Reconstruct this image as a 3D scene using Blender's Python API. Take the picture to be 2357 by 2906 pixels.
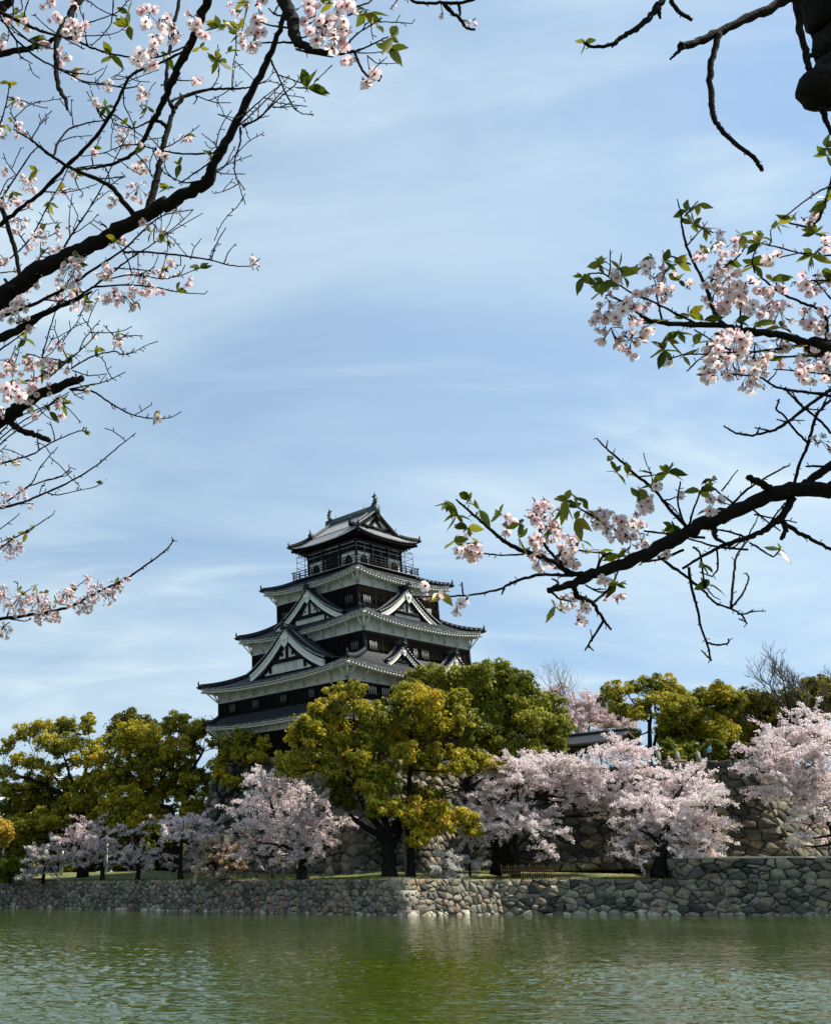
import bpy, math, random
import numpy as np
from math import sin, cos, radians, pi

# ------------------------------------------------------------------ camera, sky, sun, exposure
for o in list(bpy.data.objects):
    bpy.data.objects.remove(o)
S = bpy.context.scene
COL = S.collection
W, H, F = 2357.0, 2906.0, 3000.0
CX, PIT = 629.0, radians(25.08)
CY = 2518.0 - F * math.tan(PIT)
cam = bpy.data.objects.new('camera', bpy.data.cameras.new('camera'))
COL.objects.link(cam)
cam.location = (0, 0, 0)
cam.rotation_euler = (pi / 2 + PIT, 0, 0)
cd = cam.data
cd.sensor_fit = 'HORIZONTAL'
cd.sensor_width = 36
cd.lens = F / W * 36
cd.shift_x = (W / 2 - CX) / W
cd.shift_y = (CY - H / 2) / W
cd.clip_start, cd.clip_end = 0.05, 5000
S.camera = cam

SUN = np.array([0.86, 0.0, 1.06]); SUN /= np.linalg.norm(SUN)
sl = bpy.data.lights.new('sun', 'SUN')
sl.energy, sl.angle, sl.color = 4.3, radians(0.5), (1.0, 0.93, 0.82)
so = bpy.data.objects.new('sun', sl); COL.objects.link(so)
import mathutils
so.rotation_euler = mathutils.Vector(-SUN).to_track_quat('-Z', 'Y').to_euler()
so.location = (30, -40, 80)

wd = bpy.data.worlds.new('World'); S.world = wd; wd.use_nodes = True
nt = wd.node_tree; N = nt.nodes; LK = nt.links
bg = N['Background']; bg.inputs[1].default_value = 0.082
sky = N.new('ShaderNodeTexSky'); sky.sky_type = 'NISHITA'; sky.sun_disc = False
sky.sun_elevation = math.asin(SUN[2]); sky.sun_rotation = math.atan2(SUN[0], SUN[1])
sky.air_density, sky.dust_density, sky.ozone_density = 1.7, 0.0, 2.5
tc = N.new('ShaderNodeTexCoord')
sm = N.new('ShaderNodeMapping'); LK.new(tc.outputs['Generated'], sm.inputs[0])
sm.inputs['Scale'].default_value = (1, 1, 0.55); sm.inputs['Location'].default_value = (0, 0, 0.36)
sn = N.new('ShaderNodeVectorMath'); sn.operation = 'NORMALIZE'; LK.new(sm.outputs[0], sn.inputs[0]); LK.new(sn.outputs[0], sky.inputs[0])
sx = N.new('ShaderNodeSeparateXYZ'); LK.new(tc.outputs['Generated'], sx.inputs[0])
zz = N.new('ShaderNodeMath'); zz.operation = 'MAXIMUM'; zz.inputs[1].default_value = 0.0
LK.new(sx.outputs[2], zz.inputs[0])
za = N.new('ShaderNodeMath'); za.operation = 'ADD'; za.inputs[1].default_value = 0.22; LK.new(zz.outputs[0], za.inputs[0])
dx = N.new('ShaderNodeMath'); dx.operation = 'DIVIDE'; LK.new(sx.outputs[0], dx.inputs[0]); LK.new(za.outputs[0], dx.inputs[1])
dy = N.new('ShaderNodeMath'); dy.operation = 'DIVIDE'; LK.new(sx.outputs[1], dy.inputs[0]); LK.new(za.outputs[0], dy.inputs[1])
cb = N.new('ShaderNodeCombineXYZ'); LK.new(dx.outputs[0], cb.inputs[0]); LK.new(dy.outputs[0], cb.inputs[1])
def cloud(scale, sx_, sy_, rz, detail, lo, hi, off, dist=0.6):
    mp = N.new('ShaderNodeMapping'); LK.new(cb.outputs[0], mp.inputs[0])
    mp.inputs['Rotation'].default_value = (0, 0, rz); mp.inputs['Scale'].default_value = (sx_, sy_, 1)
    mp.inputs['Location'].default_value = off
    n = N.new('ShaderNodeTexNoise'); n.inputs['Scale'].default_value = scale; n.inputs['Detail'].default_value = detail
    n.inputs['Roughness'].default_value = 0.55; n.inputs['Distortion'].default_value = dist
    LK.new(mp.outputs[0], n.inputs['Vector'])
    r = N.new('ShaderNodeMapRange'); r.interpolation_type = 'SMOOTHSTEP'
    r.inputs[1].default_value, r.inputs[2].default_value = lo, hi
    LK.new(n.outputs[0], r.inputs[0]); return r.outputs[0]
c1 = cloud(0.9, 0.9, 1.2, 0.35, 6, 0.34, 0.72, (3.1, 0.4, 0), 1.0)
c2 = cloud(1.7, 0.8, 1.9, 0.8, 8, 0.44, 0.80, (7.3, 1.9, 0), 0.9)
m1 = N.new('ShaderNodeMath'); m1.operation = 'MULTIPLY'; m1.inputs[1].default_value = 0.50; LK.new(c1, m1.inputs[0])
m2 = N.new('ShaderNodeMath'); m2.operation = 'MULTIPLY'; m2.inputs[1].default_value = 0.62; LK.new(c2, m2.inputs[0])
ma = N.new('ShaderNodeMath'); ma.operation = 'ADD'; ma.use_clamp = True; LK.new(m1.outputs[0], ma.inputs[0]); LK.new(m2.outputs[0], ma.inputs[1])
mb_ = N.new('ShaderNodeMath'); mb_.operation = 'ADD'; mb_.use_clamp = True; mb_.inputs[1].default_value = 0.13; LK.new(ma.outputs[0], mb_.inputs[0])
mx = N.new('ShaderNodeMixRGB'); LK.new(mb_.outputs[0], mx.inputs[0]); LK.new(sky.outputs[0], mx.inputs[1])
mx.inputs[2].default_value = (4.6, 5.6, 6.15, 1)
LK.new(mx.outputs[0], bg.inputs[0])
S.view_settings.view_transform = 'Standard'; S.view_settings.look = 'None'
S.view_settings.exposure, S.view_settings.gamma = 0.95, 1.0
S.cycles.max_bounces = 6; S.cycles.transparent_max_bounces = 4
S.cycles.use_denoising = True

# ------------------------------------------------------------------ pixel rays -> world points
def ray(px, py):
    r = (px - CX) / F; u = (CY - py) / F
    return np.array([r, cos(PIT) - u * sin(PIT), sin(PIT) + u * cos(PIT)])
def at(px, py, Y):
    d = ray(px, py); return d * (Y / d[1])
def ppm(px, py, Y):           # metres per photo pixel there
    d = ray(px, py); return Y / d[1] / F
ZL = (0, 1980, .4608); ZC = (700, 1900, .4608); ZR = (1400, 1880, .5513)
Z1 = (0, 0, .4608); Z2 = (0, 850, .4673); Z3 = (1200, 1100, .6665); Z4 = (1550, 0, .5373); Z5 = (600, 0, .4608)
def zz_(Z, x, y): return Z[0] + x * Z[2], Z[1] + y * Z[2]

# ------------------------------------------------------------------ mesh builder
class MB:
    def __init__(s): s.v = []; s.n = 0; s.f = {}; s.t = {}
    def add(s, V, Fs, tint=0.0):
        V = np.asarray(V, float).reshape(-1, 3); Fs = np.asarray(Fs, int)
        k = Fs.shape[1]
        s.f.setdefault(k, []).append(Fs + s.n)
        t = np.broadcast_to(np.asarray(tint, float), (len(Fs),))
        s.t.setdefault(k, []).append(t)
        s.v.append(V); s.n += len(V)
    def poly(s, P, tint=0.0): s.add(P, [list(range(len(P)))], tint)
    def box(s, x0, x1, y0, y1, z0, z1, tint=0.0):
        V = [(x, y, z) for z in (z0, z1) for y in (y0, y1) for x in (x0, x1)]
        s.add(V, [(0, 2, 3, 1), (4, 5, 7, 6), (0, 1, 5, 4), (2, 6, 7, 3), (0, 4, 6, 2), (1, 3, 7, 5)], tint)
    def beam(s, p, q, w, h, tint=0.0, up=(0, 0, 1)):
        p = np.array(p, float); q = np.array(q, float); d = q - p; d /= np.linalg.norm(d) + 1e-9
        sd = np.cross(d, up); 
        if np.linalg.norm(sd) < 1e-3: sd = np.cross(d, (1, 0, 0))
        sd /= np.linalg.norm(sd); u = np.cross(sd, d)
        V = [c + sd * w / 2 * a + u * h / 2 * b for c in (p, q) for a, b in ((-1, -1), (1, -1), (1, 1), (-1, 1))]
        s.add(V, [(0, 1, 2, 3), (7, 6, 5, 4), (0, 4, 5, 1), (1, 5, 6, 2), (2, 6, 7, 3), (3, 7, 4, 0)], tint)
    def tube(s, P, R, n=6, tint=0.0, cap=True, knob=0.0, rng=None):
        P = np.asarray(P, float); R = np.broadcast_to(np.asarray(R, float), (len(P),))
        T = np.gradient(P, axis=0) if len(P) > 2 else np.repeat([P[1] - P[0]], 2, 0)
        T = T / (np.linalg.norm(T, axis=1)[:, None] + 1e-9)
        ref = np.array([0.31, 0.17, 0.93]) if abs(T[:, 2]).mean() < .8 else np.array([.9, .35, .1])
        A = np.cross(T, ref); A /= np.linalg.norm(A, axis=1)[:, None] + 1e-9
        B = np.cross(T, A)
        a = np.arange(n) * 2 * pi / n
        rr = R[:, None] * np.ones(n)
        if knob and rng is not None: rr = rr * (1 + knob * rng.standard_normal(rr.shape))
        V = P[:, None, :] + rr[:, :, None] * (A[:, None, :] * np.cos(a)[None, :, None] + B[:, None, :] * np.sin(a)[None, :, None])
        m = len(P); i = np.arange(m - 1)[:, None] * n; j = np.arange(n)[None, :]; k = (j + 1) % n
        Fs = np.stack([i + j, i + k, i + n + k, i + n + j], -1).reshape(-1, 4)
        base = s.n
        s.add(V.reshape(-1, 3), Fs, tint)
        if cap:
            s.f.setdefault(n, []).append(np.array([[base + (m - 1) * n + q for q in range(n)], [base + n - 1 - q for q in range(n)]]))
            s.t.setdefault(n, []).append(np.full(2, float(tint)))
    def grid(s, G, tint=0.0, flip=False):
        G = np.asarray(G, float); m, n = G.shape[:2]
        i = np.arange(m - 1)[:, None] * n; j = np.arange(n - 1)[None, :]
        Fs = np.stack([i + j, i + j + 1, i + n + j + 1, i + n + j], -1).reshape(-1, 4)
        if flip: Fs = Fs[:, ::-1]
        s.add(G.reshape(-1, 3), Fs, tint)
    def lathe(s, c, prof, n=10, tint=0.0):
        c = np.asarray(c, float)
        G = [[(c[0] + r * cos(a), c[1] + r * sin(a), c[2] + z) for a in np.linspace(0, 2 * pi, n + 1)] for r, z in prof]
        s.grid(G, tint)
    def build(s, name, mat, parent=None, off=(0, 0, 0), smooth=False):
        me = bpy.data.meshes.new(name)
        V = np.concatenate(s.v) - np.asarray(off, float)
        ks = list(s.f); idx = []; starts = []; tints = []; st = 0
        for k in ks:
            Fk = np.concatenate(s.f[k]); idx.append(Fk.ravel())
            starts.append(st + np.arange(len(Fk)) * k); st += Fk.size
            tints.append(np.concatenate(s.t[k]))
        idx = np.concatenate(idx).astype(np.int32); starts = np.concatenate(starts).astype(np.int32)
        me.vertices.add(len(V)); me.vertices.foreach_set('co', V.ravel().astype(np.float32))
        me.loops.add(len(idx)); me.loops.foreach_set('vertex_index', idx)
        me.polygons.add(len(starts)); me.polygons.foreach_set('loop_start', starts)
        if smooth: me.polygons.foreach_set('use_smooth', np.ones(len(starts), bool))
        me.update(calc_edges=True)
        a = me.attributes.new('tint', 'FLOAT', 'FACE'); a.data.foreach_set('value', np.concatenate(tints).astype(np.float32))
        me.materials.append(mat)
        o = bpy.data.objects.new(name, me); COL.objects.link(o)
        if parent is not None: o.parent = parent
        return o

def tag(o, label=None, cat=None, group=None, kind=None):
    if label: o['label'] = label
    if cat: o['category'] = cat
    if group: o['group'] = group
    if kind: o['kind'] = kind
    return o
def thing(name, label, cat, loc, rz=0.0, group=None):
    o = bpy.data.objects.new(name, None); COL.objects.link(o)
    o.location = loc; o.rotation_euler = (0, 0, rz); o.empty_display_size = .2
    return tag(o, label, cat, group)

# ------------------------------------------------------------------ materials
def mat(name, ramp=None, color=(.5, .5, .5), rough=.7, nscale=0, namt=0.0, bump=0, bscale=10, spec=.3, transl=0.0, stain=None, coords='Object', ncoef=(1, 1, 1)):
    m = bpy.data.materials.new(name); m.use_nodes = True
    t = m.node_tree; n = t.nodes; l = t.links; b = n['Principled BSDF']
    b.inputs['Roughness'].default_value = rough; b.inputs['Specular IOR Level'].default_value = spec
    out = None
    if ramp:
        at_ = n.new('ShaderNodeAttribute'); at_.attribute_name = 'tint'
        r = n.new('ShaderNodeValToRGB'); r.color_ramp.interpolation = 'LINEAR'
        e = r.color_ramp.elements
        while len(e) > 1: e.remove(e[0])
        e[0].position = ramp[0][0]; e[0].color = (*ramp[0][1], 1)
        for p, c in ramp[1:]:
            q = e.new(p); q.color = (*c, 1)
        l.new(at_.outputs['Fac'], r.inputs[0]); out = r.outputs[0]
    else:
        r = n.new('ShaderNodeRGB'); r.outputs[0].default_value = (*color, 1); out = r.outputs[0]
    co = n.new('ShaderNodeTexCoord')
    mp = n.new('ShaderNodeMapping'); mp.inputs['Scale'].default_value = ncoef; l.new(co.outputs[coords], mp.inputs[0])
    if nscale:
        ns = n.new('ShaderNodeTexNoise'); ns.inputs['Scale'].default_value = nscale; ns.inputs['Detail'].default_value = 6
        ns.inputs['Roughness'].default_value = .65
        l.new(mp.outputs[0], ns.inputs['Vector'])
        mr = n.new('ShaderNodeMapRange'); mr.inputs[1].default_value, mr.inputs[2].default_value = .3, .7
        mr.inputs[3].default_value, mr.inputs[4].default_value = 1 - namt, 1 + namt
        l.new(ns.outputs[0], mr.inputs[0])
        x = n.new('ShaderNodeVectorMath'); x.operation = 'SCALE'; l.new(out, x.inputs[0]); l.new(mr.outputs[0], x.inputs['Scale']); out = x.outputs[0]
    if stain:
        c, sc, lo, hi, amt = stain
        ns = n.new('ShaderNodeTexNoise'); ns.inputs['Scale'].default_value = sc; ns.inputs['Detail'].default_value = 7
        l.new(mp.outputs[0], ns.inputs['Vector'])
        mr = n.new('ShaderNodeMapRange'); mr.inputs[1].default_value, mr.inputs[2].default_value = lo, hi
        mr.inputs[4].default_value = amt
        l.new(ns.outputs[0], mr.inputs[0])
        x = n.new('ShaderNodeMixRGB'); l.new(mr.outputs[0], x.inputs[0]); l.new(out, x.inputs[1]); x.inputs[2].default_value = (*c, 1); out = x.outputs[0]
    l.new(out, b.inputs['Base Color'])
    if bump:
        ns = n.new('ShaderNodeTexNoise'); ns.inputs['Scale'].default_value = bscale; ns.inputs['Detail'].default_value = 5
        l.new(mp.outputs[0], ns.inputs['Vector'])
        bp = n.new('ShaderNodeBump'); bp.inputs['Strength'].default_value = 1; bp.inputs['Distance'].default_value = bump
        l.new(ns.outputs[0], bp.inputs['Height']); l.new(bp.outputs[0], b.inputs['Normal'])
    if transl:
        tr = n.new('ShaderNodeBsdfTranslucent'); l.new(out, tr.inputs[0])
        ms = n.new('ShaderNodeMixShader'); ms.inputs[0].default_value = transl
        l.new(b.outputs[0], ms.inputs[1]); l.new(tr.outputs[0], ms.inputs[2])
        l.new(ms.outputs[0], n['Material Output'].inputs[0])
    return m

M_STONE = mat('stone', ramp=[(0, (.025, .025, .022)), (.15, (.09, .085, .07)), (.35, (.185, .17, .135)), (.55, (.275, .245, .175)), (.7, (.23, .16, .105)), (.82, (.22, .175, .15)), (.9, (.42, .39, .31)), (1, (.62, .55, .42))],
              rough=.9, nscale=3.2, namt=.4, bump=.06, bscale=5, stain=((.05, .055, .04), 1.1, .5, .75, .75), spec=.2)
M_STONEDARK = mat('shaded_wall_stone', ramp=[(0, (.014, .014, .012)), (.2, (.036, .035, .029)), (.5, (.08, .076, .058)), (.75, (.125, .108, .072)), (.9, (.18, .15, .095)), (1, (.26, .23, .16))],
              rough=.9, nscale=2.2, namt=.45, bump=.08, bscale=4, stain=((.03, .033, .025), .8, .45, .7, .8), spec=.2)  # ramp darkened: shade on the high wall put into its stone colour
M_TILE = mat('roof_tile', ramp=[(0, (.007, .009, .011)), (.55, (.013, .016, .019)), (.7, (.045, .05, .054)), (.85, (.15, .155, .16)), (1, (.34, .34, .33))], rough=.55, nscale=5, namt=.35, spec=.22, stain=((.07, .075, .075), 2.5, .58, .75, .5))
M_TILETOP = mat('painted_sheen_tile', ramp=[(0, (.02, .022, .025)), (.5, (.06, .065, .07)), (.85, (.24, .24, .24)), (1, (.40, .40, .39))], rough=.40, nscale=5, namt=.35, spec=.6)  # top roof's bright sheen put into a paler tile colour, besides the gloss
M_COPPER = mat('patina_ridge', color=(.045, .07, .066), rough=.5, nscale=4, namt=.3)
M_PLASTER = mat('plaster', color=(.52, .50, .43), rough=.85, nscale=1.6, namt=.08, stain=((.27, .275, .25), .9, .48, .75, .75), ncoef=(1, 1, .6))
M_WHITE = mat('white_board', color=(.62, .60, .53), rough=.8, nscale=3, namt=.1, stain=((.36, .37, .35), 2.0, .55, .8, .6))
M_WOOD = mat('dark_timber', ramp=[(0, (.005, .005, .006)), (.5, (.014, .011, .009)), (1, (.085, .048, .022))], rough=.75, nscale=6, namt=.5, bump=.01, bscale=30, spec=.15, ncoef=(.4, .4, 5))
M_BLACK = mat('black_timber', color=(.0055, .0055, .006), rough=.8, nscale=6, namt=.3, spec=.12)
M_METAL = mat('dark_metal', color=(.03, .033, .036), rough=.5)
M_BARK = mat('bark', color=(.012, .010, .009), rough=.95, nscale=14, namt=.5, bump=.02, bscale=18, spec=.1)
M_BARKNEAR = mat('cherry_bark', color=(.008, .0065, .006), rough=.95, nscale=60, namt=.6, bump=.004, bscale=120, spec=.15, stain=((.035, .037, .03), 25, .6, .8, .6))
def leafmat(name, ramp, tr=.42): return mat(name, ramp=ramp, rough=.55, transl=tr, spec=.25)
M_CAMPHOR = leafmat('camphor_leaves', [(0, (.045, .06, .008)), (.3, (.16, .17, .014)), (.55, (.38, .33, .022)), (.78, (.58, .49, .04)), (.9, (.60, .40, .025)), (1, (.50, .25, .016))])
M_GREENER = leafmat('green_camphor_leaves', [(0, (.04, .06, .008)), (.4, (.15, .175, .015)), (.75, (.32, .31, .03)), (1, (.46, .42, .06))])
M_OLIVE = leafmat('olive_leaves', [(0, (.025, .036, .006)), (.4, (.08, .09, .010)), (.75, (.19, .165, .014)), (1, (.32, .23, .02))])
M_YELLOW = leafmat('yellow_leaves', [(0, (.25, .17, .02)), (.6, (.5, .33, .04)), (1, (.6, .45, .08))], .4)
M_BLOSSOM = mat('cherry_blossom', ramp=[(0, (.40, .26, .26)), (.25, (.68, .53, .53)), (.6, (.85, .74, .735)), (1, (.90, .85, .83))], rough=.7, transl=.42, spec=.1)
M_PALEBLOSSOM = mat('pale_blossom', ramp=[(0, (.30, .25, .22)), (.4, (.6, .53, .5)), (1, (.80, .77, .74))], rough=.7, transl=.3, spec=.1)
M_GOLDBLOSSOM = mat('fading_blossom', ramp=[(0, (.16, .14, .04)), (.4, (.42, .30, .17)), (1, (.74, .60, .50))], rough=.7, transl=.3, spec=.1)
M_PETAL = mat('petals', ramp=[(0, (.84, .62, .66)), (.5, (.89, .79, .80)), (.8, (.91, .87, .87)), (.86, (.30, .03, .07)), (.93, (.10, .03, .03)), (1, (.16, .17, .03))], rough=.6, transl=.45, spec=.15)
M_YOUNGLEAF = mat('young_leaf', ramp=[(0, (.03, .055, .005)), (.5, (.11, .15, .010)), (.85, (.28, .27, .02)), (.97, (.30, .24, .02)), (1, (.10, .03, .015))], rough=.4, transl=.45, spec=.35)
M_GRASS = mat('grass', color=(.085, .10, .018), rough=.95, nscale=1.2, namt=.5, bump=.05, bscale=8, stain=((.26, .22, .10), .5, .5, .7, .8))
M_DIRT = mat('path_earth', color=(.42, .36, .24), rough=.95, nscale=2, namt=.2)
M_BAMBOO = mat('bamboo', color=(.12, .07, .03), rough=.7, nscale=8, namt=.4)
M_GREY = mat('grey_stone_post', color=(.20, .20, .17), rough=.9, nscale=5, namt=.3)
M_BUILD = mat('building_wall', color=(.62, .62, .60), rough=.8, nscale=.5, namt=.06)
M_GLASS = mat('building_glass', color=(.10, .15, .20), rough=.15, spec=.8)
M_CABLE = mat('cable', color=(.30, .30, .30), rough=.6)
M_BASE = mat('shaded_base_stone', ramp=[(0, (.02, .02, .018)), (.3, (.075, .07, .055)), (.6, (.15, .132, .098)), (.85, (.22, .19, .135)), (1, (.32, .28, .21))], rough=.9, nscale=2.6, namt=.45, bump=.08, bscale=4, stain=((.035, .038, .03), .9, .45, .72, .75), spec=.2)  # darker copy of the stone, with the base's shade put into the colour
def flat(name, c, r=.8): return mat(name, color=c, rough=r)

# ------------------------------------------------------------------ stone walls
def clip(poly, nx, ny, d):
    out = []; m = len(poly)
    for i in range(m):
        x0, y0 = poly[i]; x1, y1 = poly[(i + 1) % m]
        a = nx * x0 + ny * y0 - d; b = nx * x1 + ny * y1 - d
        if a <= 0: out.append((x0, y0))
        if (a < 0 < b) or (b < 0 < a):
            t = a / (a - b); out.append((x0 + t * (x1 - x0), y0 + t * (y1 - y0)))
    return out
def stones(mb, fn, U, V, su, sv, seed, depth=.14, gap=.05, pale_bottom=False, lo=.12, hi=.88, cornerL=False):
    """rubble facing: fn(u,v)->(point, outward normal); cell size su x sv in metres; one mesh of separate rough stones"""
    rg = np.random.default_rng(seed); nv = max(2, int(round(V / sv))); nu = max(2, int(round(U / su)))
    P = []; Wt = []; row = []
    for j in range(nv):
        for i in range(-1, nu + 1):
            if rg.random() < .14: continue
            u = (i + .5 + (.5 if j % 2 else 0) + rg.uniform(-.42, .42)) * U / nu
            v = (j + .5 + rg.uniform(-.40, .40)) * V / nv
            P.append((u, v)); Wt.append(rg.uniform(-.45, .45)); row.append(j)
            if rg.random() < .30: P.append((u + rg.uniform(-.6, .6) * su, v + rg.uniform(-.6, .6) * sv)); Wt.append(-.2); row.append(j)
    P = np.array(P); Q = P * [1 / su, 1 / sv]; Wt = np.array(Wt); order = np.argsort(Q[:, 0]); xs = Q[order, 0]
    for k in range(len(P)):
        if not (-su < P[k, 0] < U + su): continue
        a, b = np.searchsorted(xs, [Q[k, 0] - 2.6, Q[k, 0] + 2.6]); nb = order[a:b]
        nb = nb[(np.abs(Q[nb, 1] - Q[k, 1]) < 2.6) & (nb != k)]
        poly = [(0, 0), (U / su, 0), (U / su, V / sv), (0, V / sv)]
        dq = Q[nb] - Q[k]; d2 = (dq ** 2).sum(1)
        for o in np.argsort(d2):
            nx, ny = dq[o]; L = math.sqrt(d2[o]) + 1e-9; nx /= L; ny /= L
            mid = L / 2 + (Wt[k] - Wt[nb[o]]) / (2 * L) * .5
            poly = clip(poly, nx, ny, nx * Q[k, 0] + ny * Q[k, 1] + mid)
            if len(poly) < 3: break
        if len(poly) < 3: continue
        p = np.array(poly) * [su, sv]
        # soften the corners
        nxt = np.roll(p, -1, 0); ln = np.linalg.norm(nxt - p, axis=1)
        p = np.concatenate([np.stack([p * .93 + nxt * .07, p * .07 + nxt * .93], 1).reshape(-1, 2)])
        c = p.mean(0); r = np.linalg.norm(p - c, axis=1).mean()
        if r < .05: continue
        g = gap * rg.uniform(.6, 1.5)
        dd = depth * rg.uniform(.5, 1.5); tx, ty = rg.uniform(-.4, .4, 2)
        m = len(p); rings = []
        for s_, h in ((1 - g / r, -.12), (1 - g / r, dd * .62), (1 - g / r - .06, dd * .92)):
            pts = c + (p - c) * max(s_, .3)
            if h > 0: pts = pts + rg.normal(0, .05 * r, pts.shape)
            R = []
            for (u, v) in pts:
                q, nn = fn(min(max(u, 0), U), min(max(v, 0), V))
                hh = h + ((u - c[0]) * tx + (v - c[1]) * ty) * .35 * (h > 0)
                R.append(q + nn * hh)
            rings.append(np.array(R))
        V3 = np.concatenate(rings)
        q, nn = fn(min(max(c[0], 0), U), min(max(c[1], 0), V))
        V3 = np.vstack([V3, q + nn * dd * 1.05])
        Fq = []
        for t in range(2):
            for i in range(m):
                Fq.append((t * m + i, t * m + (i + 1) % m, (t + 1) * m + (i + 1) % m, (t + 1) * m + i))
        Ft = [(2 * m + i, 2 * m + (i + 1) % m, 3 * m) for i in range(m)]
        tint = rg.uniform(lo, hi)
        if pale_bottom and c[1] < .42 and rg.random() < .85: tint = rg.uniform(.80, .93)
        base = mb.n
        mb.add(V3, Fq, tint)
        mb.f.setdefault(3, []).append(np.array(Ft) + base); mb.t.setdefault(3, []).append(np.full(len(Ft), tint))
def quadfn(B0, B1, T0, T1, U, V, curve=1.0):
    B0, B1, T0, T1 = [np.array(q, float) for q in (B0, B1, T0, T1)]
    def fn(u, v):
        a = u / U; b = v / V
        bot = B0 + (B1 - B0) * a; top = T0 + (T1 - T0) * a
        f = 1 - (1 - b) ** curve
        P = bot + (top - bot) * f; P[2] = bot[2] + (top[2] - bot[2]) * b
        e = B1 - B0; s = top - bot; n = np.cross(e, s); n /= np.linalg.norm(n)
        return P, n
    return fn
def wallface(mb, B0, B1, T0, T1, su, sv, seed, curve=1.0, back=.05, **k):
    U = np.linalg.norm(np.array(B1) - np.array(B0)); V = np.linalg.norm(np.array(T0, float) - np.array(B0, float))
    fn = quadfn(B0, B1, T0, T1, U, V, curve)
    stones(mb, fn, U, V, su, sv, seed, **k)
    G = []
    for i in range(9):
        G.append([fn(U * j / 12, V * i / 8)[0] - fn(U * j / 12, V * i / 8)[1] * back for j in range(13)])
    mb.grid(G, 0.0)

ZW, ZT = -1.91, .54                                    # water level, top of the moat wall (eye level is 0)
Pm = [np.array(p) for p in ((-96.9, 196.5), (13.4, 86.0), (21.6, 90.6), (46.0, 87.2), (130.0, 75.5))]
def inw(i):                                             # inward offset of the wall top at vertex i
    return np.array([(.18, .22), (.05, .42), (-.12, .35), (.06, .35), (.06, .35)][i])
mw = MB()
for i, (su, sv, lo, hi) in enumerate(((.54, .42, .10, .84), (.58, .44, .12, .86), (.70, .44, .03, .70), (.74, .46, .03, .70))):
    b0, b1 = Pm[i], Pm[i + 1]; t0, t1 = b0 + inw(i), b1 + inw(i + 1)
    if i == 0: s0 = b1 + (b0 - b1) * .7; tt0 = s0 + inw(1); b0, t0 = s0, tt0
    if i == 3: b1 = b0 + (b1 - b0) * .12; t1 = b1 + inw(4)
    wallface(mw, (*b0, ZW - .25), (*b1, ZW - .25), (*t0, ZT), (*t1, ZT), su, sv, 10 + i, pale_bottom=True, lo=lo, hi=hi, depth=.11, gap=.022)
# big squared blocks bonded at the projecting corner
cr = np.random.default_rng(4)
dl = (Pm[0] - Pm[1]) / np.linalg.norm(Pm[0] - Pm[1]); dr = (Pm[2] - Pm[1]) / np.linalg.norm(Pm[2] - Pm[1])
hz = [ZW - .25, ZW + .42, ZW + 1.0, ZW + 1.72, ZT + .10]
for k in range(4):
    f0 = k / 4; c = Pm[1] + inw(1) * f0 - (dl + dr) * .09; L, R = ((1.35, .7) if k % 2 else (.75, 1.25))
    q = [c, c + dl * L, c + dl * L + (dr + dl) * .5, c + (dl + dr) * 1.2, c + dr * R + (dl + dr) * .5, c + dr * R]
    lo_, hi_ = hz[k] + .03, hz[k + 1] - .03
    ins = [np.array(x) + (np.array(q).mean(0) - x) * .04 for x in q]
    zs = ((q, lo_), (q, hi_ - .03), (ins, hi_))
    V = [(x[0] + cr.normal(0, .025), x[1] + cr.normal(0, .025), z + cr.normal(0, .02)) for r, z in zs for x in r]; n6 = 6
    mw.add(V, [(t * 6 + (i + 1) % 6, t * 6 + i, (t + 1) * 6 + i, (t + 1) * 6 + (i + 1) % 6) for t in range(2) for i in range(6)], (.82, .3, .87, .45)[k])
    mw.poly([V[12 + i] for i in range(5, -1, -1)], (.82, .3, .87, .45)[k])
tag(mw.build('moat_wall', M_STONE), 'long low rubble stone wall rising from the green moat with a projecting corner', 'stone wall', kind='thing')

# higher terrace wall at the right end
ub0, ub1 = Pm[3] + (Pm[2] - Pm[3]) * .46, Pm[3] + (Pm[4] - Pm[3]) * .14
o = np.array([.05, .33])
uw = MB()
ubase = ZT - .06
wallface(uw, (*(ub0 + o), ubase), (*(Pm[3] + o), ubase), (*(ub0 + o * 1.2), 2.02), (*(Pm[3] + o * 1.2), 2.02), .95, .5, 31, lo=.05, hi=.75)
wallface(uw, (*(Pm[3] + o), ubase), (*(ub1 + o), ubase), (*(Pm[3] + o * 1.2), 2.02), (*(ub1 + o * 1.2), 2.02), .95, .5, 32, lo=.05, hi=.75)
wallface(uw, (ub0[0], ub0[1] + 6, ubase), (*(ub0 + o), ubase), (ub0[0], ub0[1] + 6, 2.02), (*(ub0 + o * 1.2), 2.02), .95, .5, 33, lo=.05, hi=.75)
cp_ = MB()
for p_, q_ in ((ub0, Pm[3]), (Pm[3], ub1)): cp_.beam((*(p_ + o * 1.2 + [0, .05]), 2.05), (*(q_ + o * 1.2 + [0, .05]), 2.05), .34, .13)
uw_ = tag(uw.build('terrace_wall', M_STONE), 'upper stretch of grey stone wall with a pale coping along its top', 'stone wall', kind='thing')
cp_.build('coping', mat('pale_coping', color=(.55, .50, .37), rough=.9, nscale=3, namt=.25), uw_)

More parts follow.
